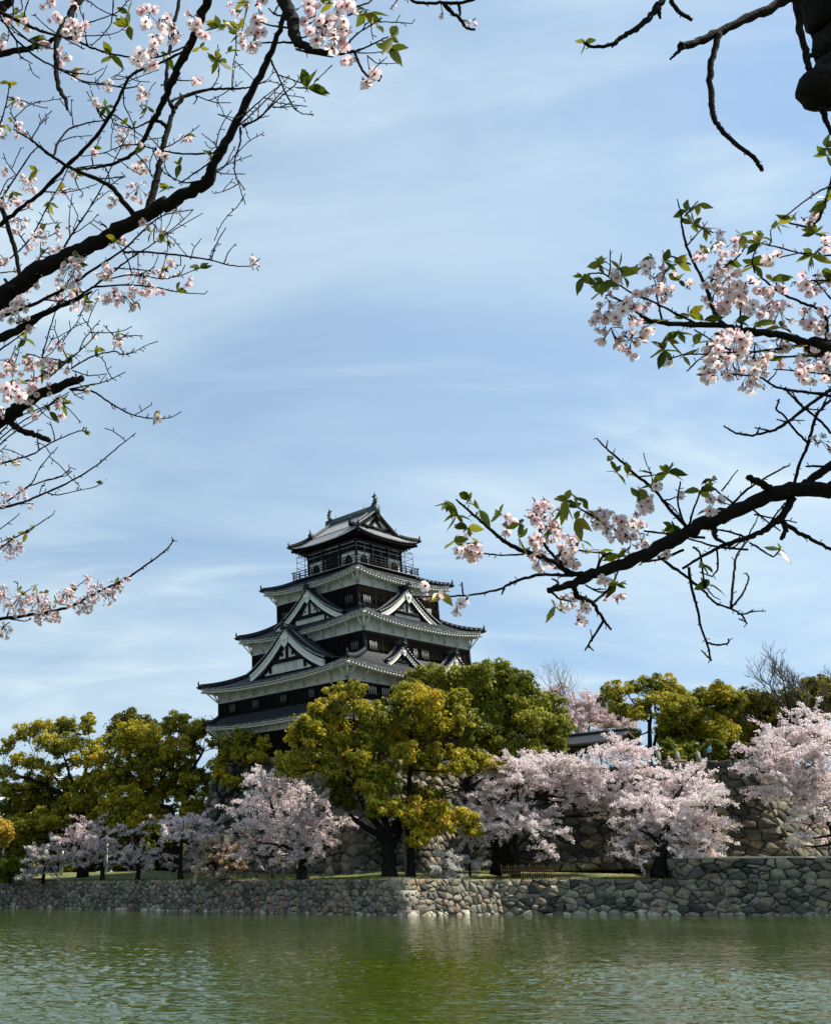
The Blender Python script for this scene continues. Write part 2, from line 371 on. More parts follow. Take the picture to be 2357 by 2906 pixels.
# great retaining wall behind the cherries on the right
A_, B_ = np.array((22.0, 103.5)), np.array((45.0, 90.4))
A2, B2 = np.array((23.6, 107.0)), np.array((44.8, 94.1))
dC = np.array((.80, .60)) * 34
hw = MB(); ZH = 9.75
wallface(hw, (*A_, 1.0), (*B_, 1.6), (*A2, ZH), (*B2, ZH), 1.0, .64, 41, curve=1.35, depth=.2, gap=.04, lo=.1, hi=.95)
wallface(hw, (*B_, 1.6), (*(B_ + dC), 1.6), (*B2, ZH), (*(B2 + dC), ZH), 1.0, .64, 42, curve=1.35, depth=.2, gap=.04, lo=.1, hi=1)
tag(hw.build('retaining_wall', M_STONEDARK), 'tall dark sloping stone wall with a sharp corner behind the right-hand cherry trees', 'stone wall', kind='thing')

# ------------------------------------------------------------------ ground, water
g = MB()
GP = [(Pm[0], inw(0)), ((Pm[0] + Pm[1]) / 2, (inw(0) + inw(1)) / 2)] + [(Pm[i], inw(i)) for i in (1, 2, 3, 4)]
rows = []
for off, z in ((.0, ZT - .02), (2.2, .60), (8, 1.05), (15, 1.5), (1200, 1.5)):
    rows.append([(p[0] + q[0], p[1] + q[1] + off, z) for p, q in GP])
G = np.array(rows)
ext = G[:, :1] + np.array([-800, 800, 0])
extR = G[:, -1:] + np.array([900, -125, 0])
G = np.concatenate([ext, G, extR], 1)
# finer strips so that the lawn undulates
g.grid(G, 0)
tag(g.build('ground', M_GRASS), kind='structure')
g = MB()
g.poly([(ub0[0] - .02, ub0[1] + .36, 2.024), (Pm[3][0], Pm[3][1] + .36, 2.024), (ub1[0], ub1[1] + .36, 2.024), (ub1[0] + 4, 100, 2.024), (46, 100, 2.024), (ub0[0], 97, 2.024)])
tag(g.build('path', M_DIRT), kind='structure')
g = MB()
g.poly([(*A2, ZH - .06), (*B2, ZH - .06), (*(B2 + dC), ZH - .06), (260, 320, ZH), (30, 340, ZH), (23, 150, ZH)])
tag(g.build('terrace', M_GRASS), kind='structure')
g = MB(); g.add([(-60, -60, -1.66), (60, -60, -1.66), (60, 6.5, -1.66), (-60, 6.5, -1.66), (60, 6.9, -2.4), (-60, 6.9, -2.4)], [(0, 1, 2, 3), (3, 2, 4, 5)])
tag(g.build('bank', M_GRASS), kind='structure')

mw_ = bpy.data.materials.new('water'); mw_.use_nodes = True
t = mw_.node_tree; n = t.nodes; l = t.links; b = n['Principled BSDF']
b.inputs['Base Color'].default_value = (.031, .047, .003, 1); b.inputs['Roughness'].default_value = .03; b.inputs['IOR'].default_value = 1.23
co = n.new('ShaderNodeTexCoord')
def wnoise(scale, sc, rz, det, dist):
    mp = n.new('ShaderNodeMapping'); l.new(co.outputs['Object'], mp.inputs[0]); mp.inputs['Scale'].default_value = sc; mp.inputs['Rotation'].default_value = (0, 0, rz)
    q = n.new('ShaderNodeTexNoise'); q.inputs['Scale'].default_value = scale; q.inputs['Detail'].default_value = det; q.inputs['Distortion'].default_value = dist
    l.new(mp.outputs[0], q.inputs['Vector']); return q.outputs[0]
n1 = wnoise(1.0, (1.1, 2.6, 1), .12, 3, .4); n2 = wnoise(1.0, (.28, .55, 1), -.2, 2, .2); n3 = wnoise(1.0, (3.5, 6, 1), .3, 2, .2)
patch = wnoise(1.0, (.05, .035, 1), .3, 2, .3)
pm = n.new('ShaderNodeMapRange'); pm.inputs[1].default_value, pm.inputs[2].default_value, pm.inputs[3].default_value, pm.inputs[4].default_value = .35, .65, .45, 1.25
l.new(patch, pm.inputs[0])
a1 = n.new('ShaderNodeMath'); a1.operation = 'MULTIPLY_ADD'; a1.inputs[1].default_value = 1.6; l.new(n2, a1.inputs[0]); l.new(n1, a1.inputs[2])
a2 = n.new('ShaderNodeMath'); a2.operation = 'MULTIPLY_ADD'; a2.inputs[1].default_value = .25; l.new(n3, a2.inputs[0]); l.new(a1.outputs[0], a2.inputs[2])
a3 = n.new('ShaderNodeMath'); a3.operation = 'MULTIPLY'; l.new(a2.outputs[0], a3.inputs[0]); l.new(pm.outputs[0], a3.inputs[1])
bp = n.new('ShaderNodeBump'); bp.inputs['Strength'].default_value = 1; bp.inputs['Distance'].default_value = .05
l.new(a3.outputs[0], bp.inputs['Height']); l.new(bp.outputs[0], b.inputs['Normal'])
# the moat surface: a fine mesh of wind ripples between the banks, flat water beyond
wr = np.random.default_rng(77)
yy = [11.0]
while yy[-1] < 128: yy.append(yy[-1] + max(.04, .0032 * yy[-1]))
yy = np.array(yy); uu = np.arange(-.62, .98, .0028)
YY = np.repeat(yy[:, None], len(uu), 1); XX = YY * uu[None, :]
ZZ = np.zeros_like(XX); sp = np.maximum(.0032 * YY, .04)
for _ in range(64):
    lam = .075 * (.42 / .075) ** wr.random(); th = radians(97) + wr.normal(0, .42); k = 2 * pi / lam; kx, ky = k * cos(th), k * sin(th)
    am = .0115 * lam / math.sqrt(2)
    mod = .55 + .45 * np.sin(XX * wr.uniform(.1, .5) + YY * wr.uniform(.1, .5) + wr.uniform(0, 6))
    ZZ += am * np.clip(lam / sp / 2.2, .25, 1) * mod * np.sin(kx * XX + ky * YY + wr.uniform(0, 6.28))
gust = .55 + .25 * np.sin(.23 * XX + .21 * YY) + .95 * np.exp(-((XX + 8) / 9) ** 2 - ((YY - 26) / 22) ** 2) + .75 * np.exp(-((XX - 12) / 5) ** 2 - ((YY - 24) / 13) ** 2)
fade = np.clip((yy - 11) / 2, 0, 1)[:, None] * np.clip((128 - yy) / 20, 0, 1)[:, None]
g = MB(); g.grid(np.stack([XX, YY, ZW + ZZ * gust * fade], -1))
for P in ([(-900, 6.7), (900, 6.7), (900, 11), (-900, 11)], [(-900, 11), (11 * uu[0], 11), (128 * uu[0], 128), (-900, 128)], [(11 * uu[-1], 11), (900, 11), (900, 128), (128 * uu[-1], 128)], [(-900, 128), (900, 128), (900, 900), (-900, 900)]):
    g.poly([(x, y, ZW) for x, y in P])
tag(g.build('water', mw_, smooth=True), kind='structure')
# ------------------------------------------------------------------ castle keep (local x runs along the right face, y along the left face)
TH = radians(51.3); KC = np.array([14.82, 115.0]); ER = np.array([sin(TH), cos(TH)]); EL = np.array([-cos(TH), sin(TH)])
def kw(x, y, z): return np.array([*(KC + ER * x + EL * y), z])
ZB = 11.38
# stone base of the keep
kb = MB()
bx, by, fl = 12.0, 9.85, 3.1
cs = [(-1, -1), (1, -1), (1, 1), (-1, 1)]
for i, (cu, cv) in enumerate(((1.0, .68), (1.0, .68), (3, 2.5), (1.0, .68))):
    a, b = cs[(i + 1) % 4], cs[i]
    if i == 2: continue
    wallface(kb, kw(b[0] * (bx + fl), b[1] * (by + fl), .4), kw(a[0] * (bx + fl), a[1] * (by + fl), .4), kw(b[0] * bx, b[1] * by, ZB), kw(a[0] * bx, a[1] * by, ZB), cu, cv, 51 + i, curve=1.5, depth=.2, gap=.05, lo=.15, hi=.9)
# long alternating corner blocks down the near edge
for k in range(11):
    v0, v1 = k / 11, (k + 1) / 11
    f = lambda v: fl * (1 - v) ** 1.5 + .2
    L, R = ((2.3, 1.1) if k % 2 else (1.2, 2.2)); P = []
    for v, e in ((v0 + .008, 0), (v1 - .022, 0), (v1 - .008, .1)):
        x, y, z = -(bx + f(v) - e), -(by + f(v) - e), .4 + (ZB - .4) * v
        P += [kw(x, y + L, z), kw(x + .8, y + L, z), kw(x + 1.6, y + 1.6, z), kw(x + R, y + .8, z), kw(x + R, y, z), kw(x, y, z)]
    tn = cr.uniform(.25, .6)
    kb.add(P, [(q * 6 + i, q * 6 + (i + 1) % 6, q * 6 + 6 + (i + 1) % 6, q * 6 + 6 + i) for q in range(2) for i in range(6)], tn)
    kb.poly(P[12:], tn)
tag(kb.build('keep_base', M_BASE), 'broad sloping stone base that carries the dark wooden castle keep', 'stone base', kind='thing')

KEEP = thing('castle_keep', 'five-tiered black and white castle keep with grey tiled roofs above the trees', 'castle', (*KC, ZB), pi / 2 - TH)
KO = (0, 0, ZB)
def kp(mb, name, m, parent=None, smooth=False):
    par = KEEP if parent is None else parent
    return mb.build(name, m, par, KO, smooth)

def skirt(ox, oy, ze, ix, iy, zi, lift, name='roof', soffit_in=1.0, curvep=.3, tn=.42):
    """hipped skirt roof with tile ribs, upswept corners, rafters, fascia and hip ridges"""
    tiles, raf, fas, sof, hips = MB(), MB(), MB(), MB(), []
    pitch = .30; ox -= .15; oy -= .15
    def hz(half, w, t): return ze + lift * (min(abs(w) / half, 1) ** 2.6) * (1 - t) ** 1.5 + (zi - ze) * ((1 - curvep) * t + curvep * t * t)
    for side in range(4):
        ax = side % 2                       # 0: eave runs along y (faces -x / +x), 1: eave runs along x
        sg = -1 if side < 2 else 1
        half, halfi = (oy, iy) if ax == 0 else (ox, ix)
        od, idd = (ox, ix) if ax == 0 else (oy, iy)
        def M(w, d, z): return (sg * d, w, z) if ax == 0 else (w, sg * d, z)
        n = max(8, int(round(2 * half / pitch))); cols = []
        for k in range(n * 4 + 1):
            w = -half + 2 * half * k / (n * 4)
            tm = min(1.0, (half - abs(w)) / max(half - halfi, 1e-3)); tm = max(tm, .0)
            ph = (k % 4); bump = (.0, .055, .085, .055)[ph]
            col = []
            for q in range(8):
                t = tm * q / 7; d = od + (idd - od) * t
                col.append(M(w, d, hz(half, w, t) + bump))
            cols.append(col)
        tiles.grid(cols, tn + .16 * cr.random(), flip=(sg * (1 if ax == 0 else -1) > 0))
        # round tile ends along the eave and the white board below
        for k in range(n):
            w = -half + 2 * half * (k + .5) / n; z = hz(half, w, 0)
            c = np.array(M(w, od + .02, z + .03)); a = np.arange(7) * 2 * pi / 7
            e = np.array(M(1, 0, 0)) if ax == 0 else np.array((1, 0, 0)); e = np.array((0, 1, 0)) if ax == 0 else np.array((1, 0, 0))
            nrm = np.array((sg, 0, 0)) if ax == 0 else np.array((0, sg, 0))
            ring = [c + (e * cos(q) + np.array((0, 0, 1)) * sin(q)) * .10 for q in a]
            V = ring + [r - nrm * .25 for r in ring] + [c + nrm * .015]
            tiles.add(V, [(q, (q + 1) % 7, 7 + (q + 1) % 7, 7 + q) for q in range(7)], .5)
            tiles.add([*ring, c + nrm * .015], [(q, (q + 1) % 7, 7) for q in range(7)], cr.uniform(.72, .95))
        N2 = 30
        W2 = np.linspace(-half, half, N2)
        for i in range(N2 - 1):
            z0, z1 = hz(half, W2[i], 0), hz(half, W2[i + 1], 0)
            for (d0, d1, za, zb) in ((od - .02, od - .16, -.06, -.15),):
                V = [M(w, d, z + zo) for w, z in ((W2[i], z0), (W2[i + 1], z1)) for d, zo in ((d0, za), (d0, zb), (d1, zb), (d1, za))]
                fas.add(V, [(0, 4, 5, 1), (1, 5, 6, 2), (2, 6, 7, 3)], 0)
        # rafters
        nr = int(2 * half / .42); dep = (od - idd) * soffit_in
        for i in range(nr):
            w = -half + .12 + (2 * half - .24) * (i + .5) / nr
            tm = min(1.0, (half - abs(w)) / max(half - halfi, 1e-3))
            d1 = od + (idd - od) * min(1, tm) * soffit_in
            z0 = hz(half, w, 0) - .29; z1 = hz(half, w, 0) - .24 + (od - d1) * .10
            raf.beam(M(w, od - .06, z0 - .02), M(w, d1 - .05, z1), .17, .17)
        # closed soffit boards, black: shade between the rafters put into their colour
        cols = []
        for i in range(N2):
            w = W2[i]; tm = min(1.0, (half - abs(w)) / max(half - halfi, 1e-3)); d1 = od + (idd - od) * tm * soffit_in
            cols.append([M(w, od - .1, hz(half, w, 0) - .155), M(w, d1 - .05, hz(half, w, 0) - .105 + (od - d1) * .10)])
        sof.grid(cols, 0)
    for sx in (-1, 1):
        for sy in (-1, 1):
            P = []; hip = MB(); hips.append(hip)
            for q in range(10):
                t = q / 9; P.append((sx * (ox + (ix - ox) * t), sy * (oy + (iy - oy) * t), hz(oy, oy, t) + .16))
            P = np.array(P)
            for q in range(9): hip.beam(P[q], P[q + 1] + (P[q + 1] - P[q]) * .04, .30, .36, .42)
            hip.tube(P + [0, 0, .21], .10, 6, .5)
            d = np.array((sx * 1., sy * 1., 0)) / 1.414
            if True:
                e = P[0]
                hip.tube([e + d * .0 + [0, 0, .0], e + d * .16 + [0, 0, .12], e + d * .24 + [0, 0, .40], e + d * .20 + [0, 0, .66]], [.17, .15, .09, .02], 6, .2)
                hip.tube([e + d * -.1 + [0, 0, -.16], e + d * .28 + [0, 0, -.10], e + d * .46 + [0, 0, .04]], [.14, .12, .04], 6, .2)
            # corner rafter with white end
            raf.beam((sx * (ox - .05), sy * (oy - .05), ze + lift - .40), (sx * ix, sy * iy, ze - .30 + (ox - ix) * .12), .22, .24)
    r = kp(tiles, name, M_TILE)
    kp(sof, 'soffit', M_BLACK, r); kp(raf, 'rafters', M_WHITE, r); kp(fas, 'fascia', M_WHITE, r)
    for hip in hips: kp(hip, 'hip_ridge', M_TILE, r)
    return r

def wall(hx, hy, z0, z1, m=None, battens=True):
    b = MB()
    # lapped boards: saw-tooth section round the four sides
    nb = max(3, int((z1 - z0) / .28)); G = []
    for i in range(nb):
        for z, o_ in ((z0 + (z1 - z0) * i / nb, .025), (z0 + (z1 - z0) * (i + 1) / nb, .0)):
            G.append([((hx + o_) * sx, (hy + o_) * sy, z) for sx, sy in ((-1, -1), (-1, 1), (1, 1), (1, -1), (-1, -1))])
    g4 = np.array(G)
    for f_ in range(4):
        tn = np.clip((.0, .3, .3, .62)[f_] + cr.normal(0, (.03, .1, .1, .26)[f_], nb * 2 - 1), 0, 1)  # left face blackest, right brownest: shade and sun put into board colour
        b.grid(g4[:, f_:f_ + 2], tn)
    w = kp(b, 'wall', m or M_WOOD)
    if battens:
        q = MB()
        for s in (-1, 1):
            for v in np.arange(-hy + .05, hy, .62): q.box(s * hx - .03 - .015 * (s < 0), s * hx + .03 + .015 * (s > 0), v - .035, v + .035, z0, z1, cr.choice([.0, .25, .45], p=[.7, .2, .1]))  # darker battens on these faces, shade put into the tint
            for v in np.arange(-hx + .05, hx, .62): q.box(v - .035, v + .035, s * hy - .03 - .015 * (s < 0), s * hy + .03 + .015 * (s > 0), z0, z1, cr.choice([.15, .5, .9], p=[.5, .3, .2]))  # browner battens, sunlight put into the tint
        for sx in (-1, 1):
            for sy in (-1, 1): q.box(sx * hx - .13, sx * hx + .13, sy * hy - .13, sy * hy + .13, z0, z1, .3)
        kp(q, 'batten', M_WOOD, w)
    return w
def band(hx, hy, z0, z1, ox, oy, step=1.9):
    b = MB(); e = .12
    ring = lambda o_, z: [((hx + o_) * sx, (hy + o_) * sy, z) for sx, sy in ((-1, -1), (-1, 1), (1, 1), (1, -1), (-1, -1))]
    zm = z0 + (z1 - z0) * .32
    b.grid([ring(0, z0), ring(e + .03, z0 + .004), ring(e + .03, z0 + .07), ring(e, z0 + .10), ring(e, zm), ring(e + .05, z1 - .25), ring(e + .35, z1)], 0)
    o_ = kp(b, 'plaster_band', M_PLASTER)
    q = MB(); zt = z1 - .08
    for s in (-1, 1):
        n = int(round(2 * hy / step))
        for i in range(n + 1):
            v = -hy + 2 * hy * i / n; q.beam((s * (hx + .12), v, z0 + .12), (s * (hx + (ox - hx) * .62), v, zt), .09, .12)
        n = int(round(2 * hx / step))
        for i in range(n + 1):
            v = -hx + 2 * hx * i / n; q.beam((v, s * (hy + .12), z0 + .12), (v, s * (hy + (oy - hy) * .62), zt), .09, .12)
        for s2 in (-1, 1): q.beam((s * (hx + .1), s2 * (hy + .1), z0 + .1), (s * (hx + (ox - hx) * .62), s2 * (hy + (oy - hy) * .62), zt + .05), .12, .14)
    # purlin that the struts carry
    for s in (-1, 1):
        px, py = hx + (ox - hx) * .62, hy + (oy - hy) * .62
        q.beam((s * px, -py, zt + .06), (s * px, py, zt + .06), .12, .12); q.beam((-px, s * py, zt + .06), (px, s * py, zt + .06), .12, .12)
    kp(q, 'eave_strut', M_WHITE, o_)
M_BARSHADE = flat('shaded_window_bar', (.15, .15, .15))  # white bars of the left faces, their shade put into a darker colour
def window(face, plane, c, z0, z1, w, parent, bars=5):
    """barred window; face 'L' lies in x=-plane and runs along y, face 'R' in y=-plane and runs along x"""
    f, br = MB(), MB()
    def bx_(m, a0, a1, o0, o1, za, zb):
        if face == 'L': m.box(-plane - o1, -plane - o0, a0, a1, za, zb)
        else: m.box(a0, a1, -plane - o1, -plane - o0, za, zb)
    bx_(f, c - w / 2, c + w / 2, .03, .035, z0, z1)
    bx_(f, c - w / 2 - .08, c + w / 2 + .08, .02, .12, z1, z1 + .09); bx_(f, c - w / 2 - .08, c + w / 2 + .08, .02, .12, z0 - .09, z0)
    bx_(f, c - w / 2 - .08, c - w / 2, .02, .10, z0, z1); bx_(f, c + w / 2, c + w / 2 + .08, .02, .10, z0, z1)
    for i in range(bars):
        v = c - w / 2 + w * (i + .5) / bars; bx_(br, v - .03, v + .03, .05, .10, z0, z1)
    o_ = kp(f, 'window', M_BLACK, parent)
    kp(br, 'window_bars', M_BARSHADE if face == 'L' else M_WHITE, o_)

def gable(face, plane, c, hw_, z0, z1, depth, bw=.5, pend=1.0, big=False, sag=.55, back=None, ornament=True):
    """dormer gable: concave tiled roof, white bargeboards, pendant, plastered tympanum with dark timbers"""
    def L(a, o_, z):   # a along the face (to the viewer's right), o_ outward of the gable plane
        return (-plane - o_, c - a, z) if face == 'L' else (c + a, -plane - o_, z)
    def LP(P): return [L(*p) for p in P]
    hh = z1 - z0
    def prof(t): return z1 - hh * ((1 + sag) * t - sag * t * t)
    tmp, roof, brd, ped, rid, tim = MB(), MB(), MB(), MB(), MB(), MB()
    T = np.linspace(0, 1, 13)
    # tympanum
    inn = [(hw_ * t * .93, 0, prof(t) - .12) for t in T]
    P = [(-a, o_, z) for a, o_, z in inn[::-1]] + inn[1:]
    V = LP(P) + LP([(a, 0, z0 - .25) for a, _, _ in P]); m = len(P)
    tmp.add(V, [(i, i + 1, m + i + 1, m + i) for i in range(m - 1)], 0)
    body = kp(tmp, 'gable', M_PLASTER)
    for s in (-1, 1):
        # roof slope with ribs running down it
        rows__ = []
        nrib = max(3, int((depth + .45) / .30)); n4 = nrib * 4
        for k in range(n4 + 1):
            o_ = .45 - (depth + .45) * k / n4; bmp = (.0, .055, .085, .055)[k % 4]
            rows__.append([L(s * hw_ * t * 1.06, o_, prof(t) + .22 + bmp + .06 * t ** 4) for t in T])
        roof.grid(rows__, .58)
        # verge: short cross tiles laid along the edge
        nt_ = int(hw_ * 1.15 / .26)
        for k in range(nt_):
            t = (k + .5) / nt_; a = s * hw_ * t * 1.05; z = prof(t) + .20
            p, q = np.array(L(a, .52, z + .05)), np.array(L(a, -.28, z + .09))
            roof.tube([p, q], .095, 6, .55)
            roof.tube([p, p + (p - q) * .03], .09, 6, 1.0)
        roof.tube([L(s * hw_ * t * 1.05, -.34, prof(t) + .36) for t in T], .12, 6, .5)
        roof.tube([L(s * hw_ * t * 1.05, -.62, prof(t) + .34) for t in T], .10, 6, .85)
        # bargeboard, thicker towards its foot
        top = [(s * hw_ * t, prof(t) + .12) for t in T]; bot = [(s * hw_ * t * (1 - .05 * (1 - t)) , prof(t) + .12 - bw * (1.15 - .1 * t)) for t in T]
        bot[0] = (0, prof(0) + .12 - bw * 1.55)
        for o0, o1, x0, x1 in ((.30, .10, 0, 1), (.36, .30, 0, .35)):
            Vt = [L(a, o0, z) for a, z in top] + [L(a + (ta - a) * (1 - x1), o0, z + (tz - z) * (1 - x1)) for (a, z), (ta, tz) in zip(bot, top)]
            Vb = [L(a, o1, z) for a, z in top] + [L(a + (ta - a) * (1 - x1), o1, z + (tz - z) * (1 - x1)) for (a, z), (ta, tz) in zip(bot, top)]
            k = len(T); Fq = []
            for i in range(k - 1):
                Fq += [(i, i + 1, k + i + 1, k + i), (3 * k + i, 3 * k + i + 1, k + i + 1, k + i), (2 * k + i, 2 * k + i + 1, 3 * k + i + 1, 3 * k + i), (i, i + 1, 2 * k + i + 1, 2 * k + i)]
            Fq += [(k - 1, 2 * k - 1, 4 * k - 1, 3 * k - 1)]
            brd.add(Vt + Vb, Fq, 0)
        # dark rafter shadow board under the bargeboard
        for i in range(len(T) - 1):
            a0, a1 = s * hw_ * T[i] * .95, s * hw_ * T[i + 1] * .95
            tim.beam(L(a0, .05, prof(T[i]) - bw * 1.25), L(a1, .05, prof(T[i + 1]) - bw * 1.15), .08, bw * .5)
    # ridge running back with an end tile
    r0, r1 = np.array(L(0, .50, z1 + .42)), np.array(L(0, -depth, z1 + .42))
    rid.beam(r0, r1, .34, .40, .4); rid.tube([r0 + [0, 0, .24], r1 + [0, 0, .24]], .12, 7, .5)
    if ornament:
        u = .8 + .25 * big
        for a0, a1, za, zb in ((-.34, .34, -.30, .22), (-.24, .24, .22, .44), (-.10, .10, .44, .70)):
            q = [L(a0 * u, .66, z1 + .42 + za * u), L(a1 * u, .66, z1 + .42 + za * u), L(a1 * u * .9, .62, z1 + .42 + zb * u), L(a0 * u * .9, .62, z1 + .42 + zb * u)]
            q2 = [L(a0 * u, .42, z1 + .42 + za * u), L(a1 * u, .42, z1 + .42 + za * u), L(a1 * u * .9, .46, z1 + .42 + zb * u), L(a0 * u * .9, .46, z1 + .42 + zb * u)]
            rid.add(q + q2, [(0, 1, 2, 3), (7, 6, 5, 4), (0, 4, 5, 1), (1, 5, 6, 2), (2, 6, 7, 3), (3, 7, 4, 0)], .35)
        rid.tube([L(0, .5, z1 + .42 + .66 * u), L(0, .52, z1 + .42 + 1.0 * u)], [.05, .015], 5, .3)
    # pendant (turnip-shaped board with side scrolls)
    zc = z1 - bw * 1.05
    outl = [(0, .30), (.16, .22), (.40, .30), (.52, .10), (.40, -.06), (.34, -.10), (.36, -.32), (.24, -.55), (.08, -.68), (0, -.78)]
    outl = [(a * pend, zc + b_ * pend) for a, b_ in outl]; full = outl + [(-a, z) for a, z in outl[-2:0:-1]]
    ped.poly(LP([(a, .44, z) for a, z in full])); k = len(full)
    ped.add(LP([(a, .44, z) for a, z in full]) + LP([(a, .30, z) for a, z in full]), [(i, (i + 1) % k, k + (i + 1) % k, k + i) for i in range(k)])
    ped.lathe(L(0, .44, zc - .05 * pend), [(.15 * pend, -.1 * pend), (.13 * pend, .1 * pend), (0.01, .12 * pend)], 8)
    # timbers in the tympanum
    zb = z0 + hh * .24; wb = hw_ * .60
    tim.beam(L(-wb, .10, zb), L(wb, .10, zb), .16, hh * .075 + .08); tim.beam(L(0, .08, zb), L(0, .08, z1 - bw * 1.6), .10, .22 + .1 * big, up=(0, 1, 0) if face == 'L' else (1, 0, 0))
    for s in (-1, 1):
        tim.beam(L(s * hw_ * .30, .09, zb), L(s * hw_ * .06, .09, z1 - bw * 2.0), .10, .14, up=(1, 0, 0) if face == 'L' else (0, 1, 0))
        tim.beam(L(s * wb * .78, .06, z0 - .1), L(s * wb * .78, .06, zb + hh * .22), .12, .2 + .1 * big, up=(0, 1, 0) if face == 'L' else (1, 0, 0))
    for s in (-1, 1):
        a = s * hw_ * .14; w_ = .10 + .09 * big; z_ = zb + hh * .16
        V = LP([(a - w_, .03, z_ - w_), (a + w_, .03, z_ - w_), (a + w_, .03, z_ + w_), (a - w_, .03, z_ + w_)])
        if face == 'R' and s < 0: V = LP([(a - w_, .03, z_ - w_), (a + w_, .03, z_ - w_), (a, .03, z_ + w_ * 1.2)])
        tim.poly(V)
    r = kp(roof, 'gable_roof', M_TILE, body); kp(rid, 'gable_ridge', M_TILE, body)
    kp(brd, 'bargeboard', M_WHITE, body); kp(ped, 'pendant', M_WHITE, body); kp(tim, 'gable_timber', M_BLACK, body)
    return body

# storeys
w1 = wall(11.65, 9.51, ZB, 14.25)
band(11.65, 9.51, 13.95, 14.78, 12.8, 10.7)
skirt(12.85, 10.72, 14.80, 11.70, 9.56, 15.98, .5)
w2 = wall(11.65, 9.51, 15.6, 17.6)
band(11.65, 9.51, 17.5, 18.66, 13.2, 11.18)
skirt(13.2, 11.18, 18.50, 7.9, 8.40, 20.75, .65)
w3 = wall(7.87, 8.36, 20.0, 22.9)
band(7.87, 8.36, 22.8, 24.10, 9.14, 9.73)
skirt(9.14, 9.73, 23.95, 6.1, 6.2, 25.85, .72)
w4 = wall(6.08, 6.14, 25.5, 28.3)
band(6.08, 6.14, 28.15, 29.38, 7.41, 7.44)
skirt(7.41, 7.44, 29.18, 4.4, 4.6, 30.75, .62)
# windows
for c, w in ((3.62, 1.0), (-.65, 1.0), (-4.7, .8), (7.3, 1.0)): window('L', 11.65, c, 16.45, 17.2, w, w2, 4)
for c, w in ((-8.45, 1.15), (-6.65, 1.15), (-2.5, 1.1), (1.5, 1.1), (5.5, 1.1)): window('R', 9.51, c, 16.45, 17.2, w, w2, 4)
for c in (-6.9, 2.0): window('L', 11.65, c, 12.5, 13.5, 1.0, w1, 4)
for c, w in ((-7.1, 1.0), (7.0, 1.0)): window('L', 7.87, c, 21.05, 21.85, w, w3, 4)
for c, w in ((-6.75, 1.1), (-.65, .6), (.8, 1.1), (5.9, 1.1)): window('R', 8.36, c, 21.05, 21.9, w, w3, 4)
for c, w in ((-4.9, 1.15), (4.9, 1.1)): window('L', 6.08, c, 26.4, 27.2, w, w4, 4)
for c, w in ((-4.9, 1.1), (4.6, .7)): window('R', 6.14, c, 26.4, 27.2, w, w4, 4)
# gables
gable('L', 10.45, .0, 5.55, 19.95, 23.75, 4.2, bw=.72, pend=1.25, big=True, sag=.45)
gable('L', 7.1, .0, 5.0, 25.0, 28.40, 1.6, bw=.55, pend=1.0, sag=.42)
gable('R', 7.05, .1, 4.45, 25.05, 28.15, 1.5, bw=.55, pend=1.0, sag=.42)
for c in (-3.9, 3.9): gable('R', 9.45, c, 2.45, 19.55, 21.35, 1.9, bw=.38, pend=.6, sag=.5)

# top storey: plastered panels, bell-shaped windows, dark frame
tw = MB(); hx, hy = 3.5, 3.7
tw.grid([[(hx * sx, hy * sy, z) for sx, sy in ((-1, -1), (-1, 1), (1, 1), (1, -1), (-1, -1))] for z in (30.4, 34.6)], 0)
top = kp(tw, 'upper_wall', M_WHITE)
fr, ar = MB(), MB()
for face, half, pl in (('L', hy, hx), ('R', hx, hy), ('LB', hy, hx), ('RB', hx, hy)):
    s = 1 if face in 'LR' else -1
    def L(a, o_, z): return (s * (-pl - o_), -s * a, z) if face[0] == 'L' else (s * a, s * (-pl - o_), z)
    def bx_(m, a0, a1, o0, o1, z0, z1):
        p, q = L(a0, o0, z0), L(a1, o1, z1); m.box(min(p[0], q[0]), max(p[0], q[0]), min(p[1], q[1]), max(p[1], q[1]), z0, z1)
    for a in (-half, -half * .36, half * .36, half): bx_(fr, a - .13, a + .13, .0, .09, 30.4, 34.6)
    bx_(fr, -half, half, .0, .07, 33.05, 34.6); bx_(fr, -half, half, .0, .10, 32.82, 33.0); bx_(fr, -half, half, 0, .06, 30.4, 31.2)
    for z in (33.3, 33.75): bx_(ar, -half + .1, half - .1, .075, .085, z, z + .10)
    bx_(fr, -half * .26, half * .26, .01, .05, 31.2, 32.82)
    for a in (-.30, .30):
        bx_(fr, a * half - .03, a * half + .03, .02, .06, 31.2, 32.8)
    for q in (-1, 1):
        c = q * half * .68; W_ = half * .155
        pr = [(-1.15, 0), (-1.0, .35), (-.95, .75), (-.78, 1.05), (-.42, 1.22), (0, 1.42), (.42, 1.22), (.78, 1.05), (.95, .75), (1.0, .35), (1.15, 0)]
        Pq = [L(c + a * W_, .05, 31.2 + b_ * .95) for a, b_ in pr]; k = len(pr)
        fr.poly(Pq); fr.add(Pq + [L(c + a * W_, .0, 31.2 + b_ * .95) for a, b_ in pr], [(i, i + 1, k + i + 1, k + i) for i in range(k - 1)])
kp(fr, 'timber_frame', M_BLACK, top); kp(ar, 'lattice_strip', M_PLASTER, top)
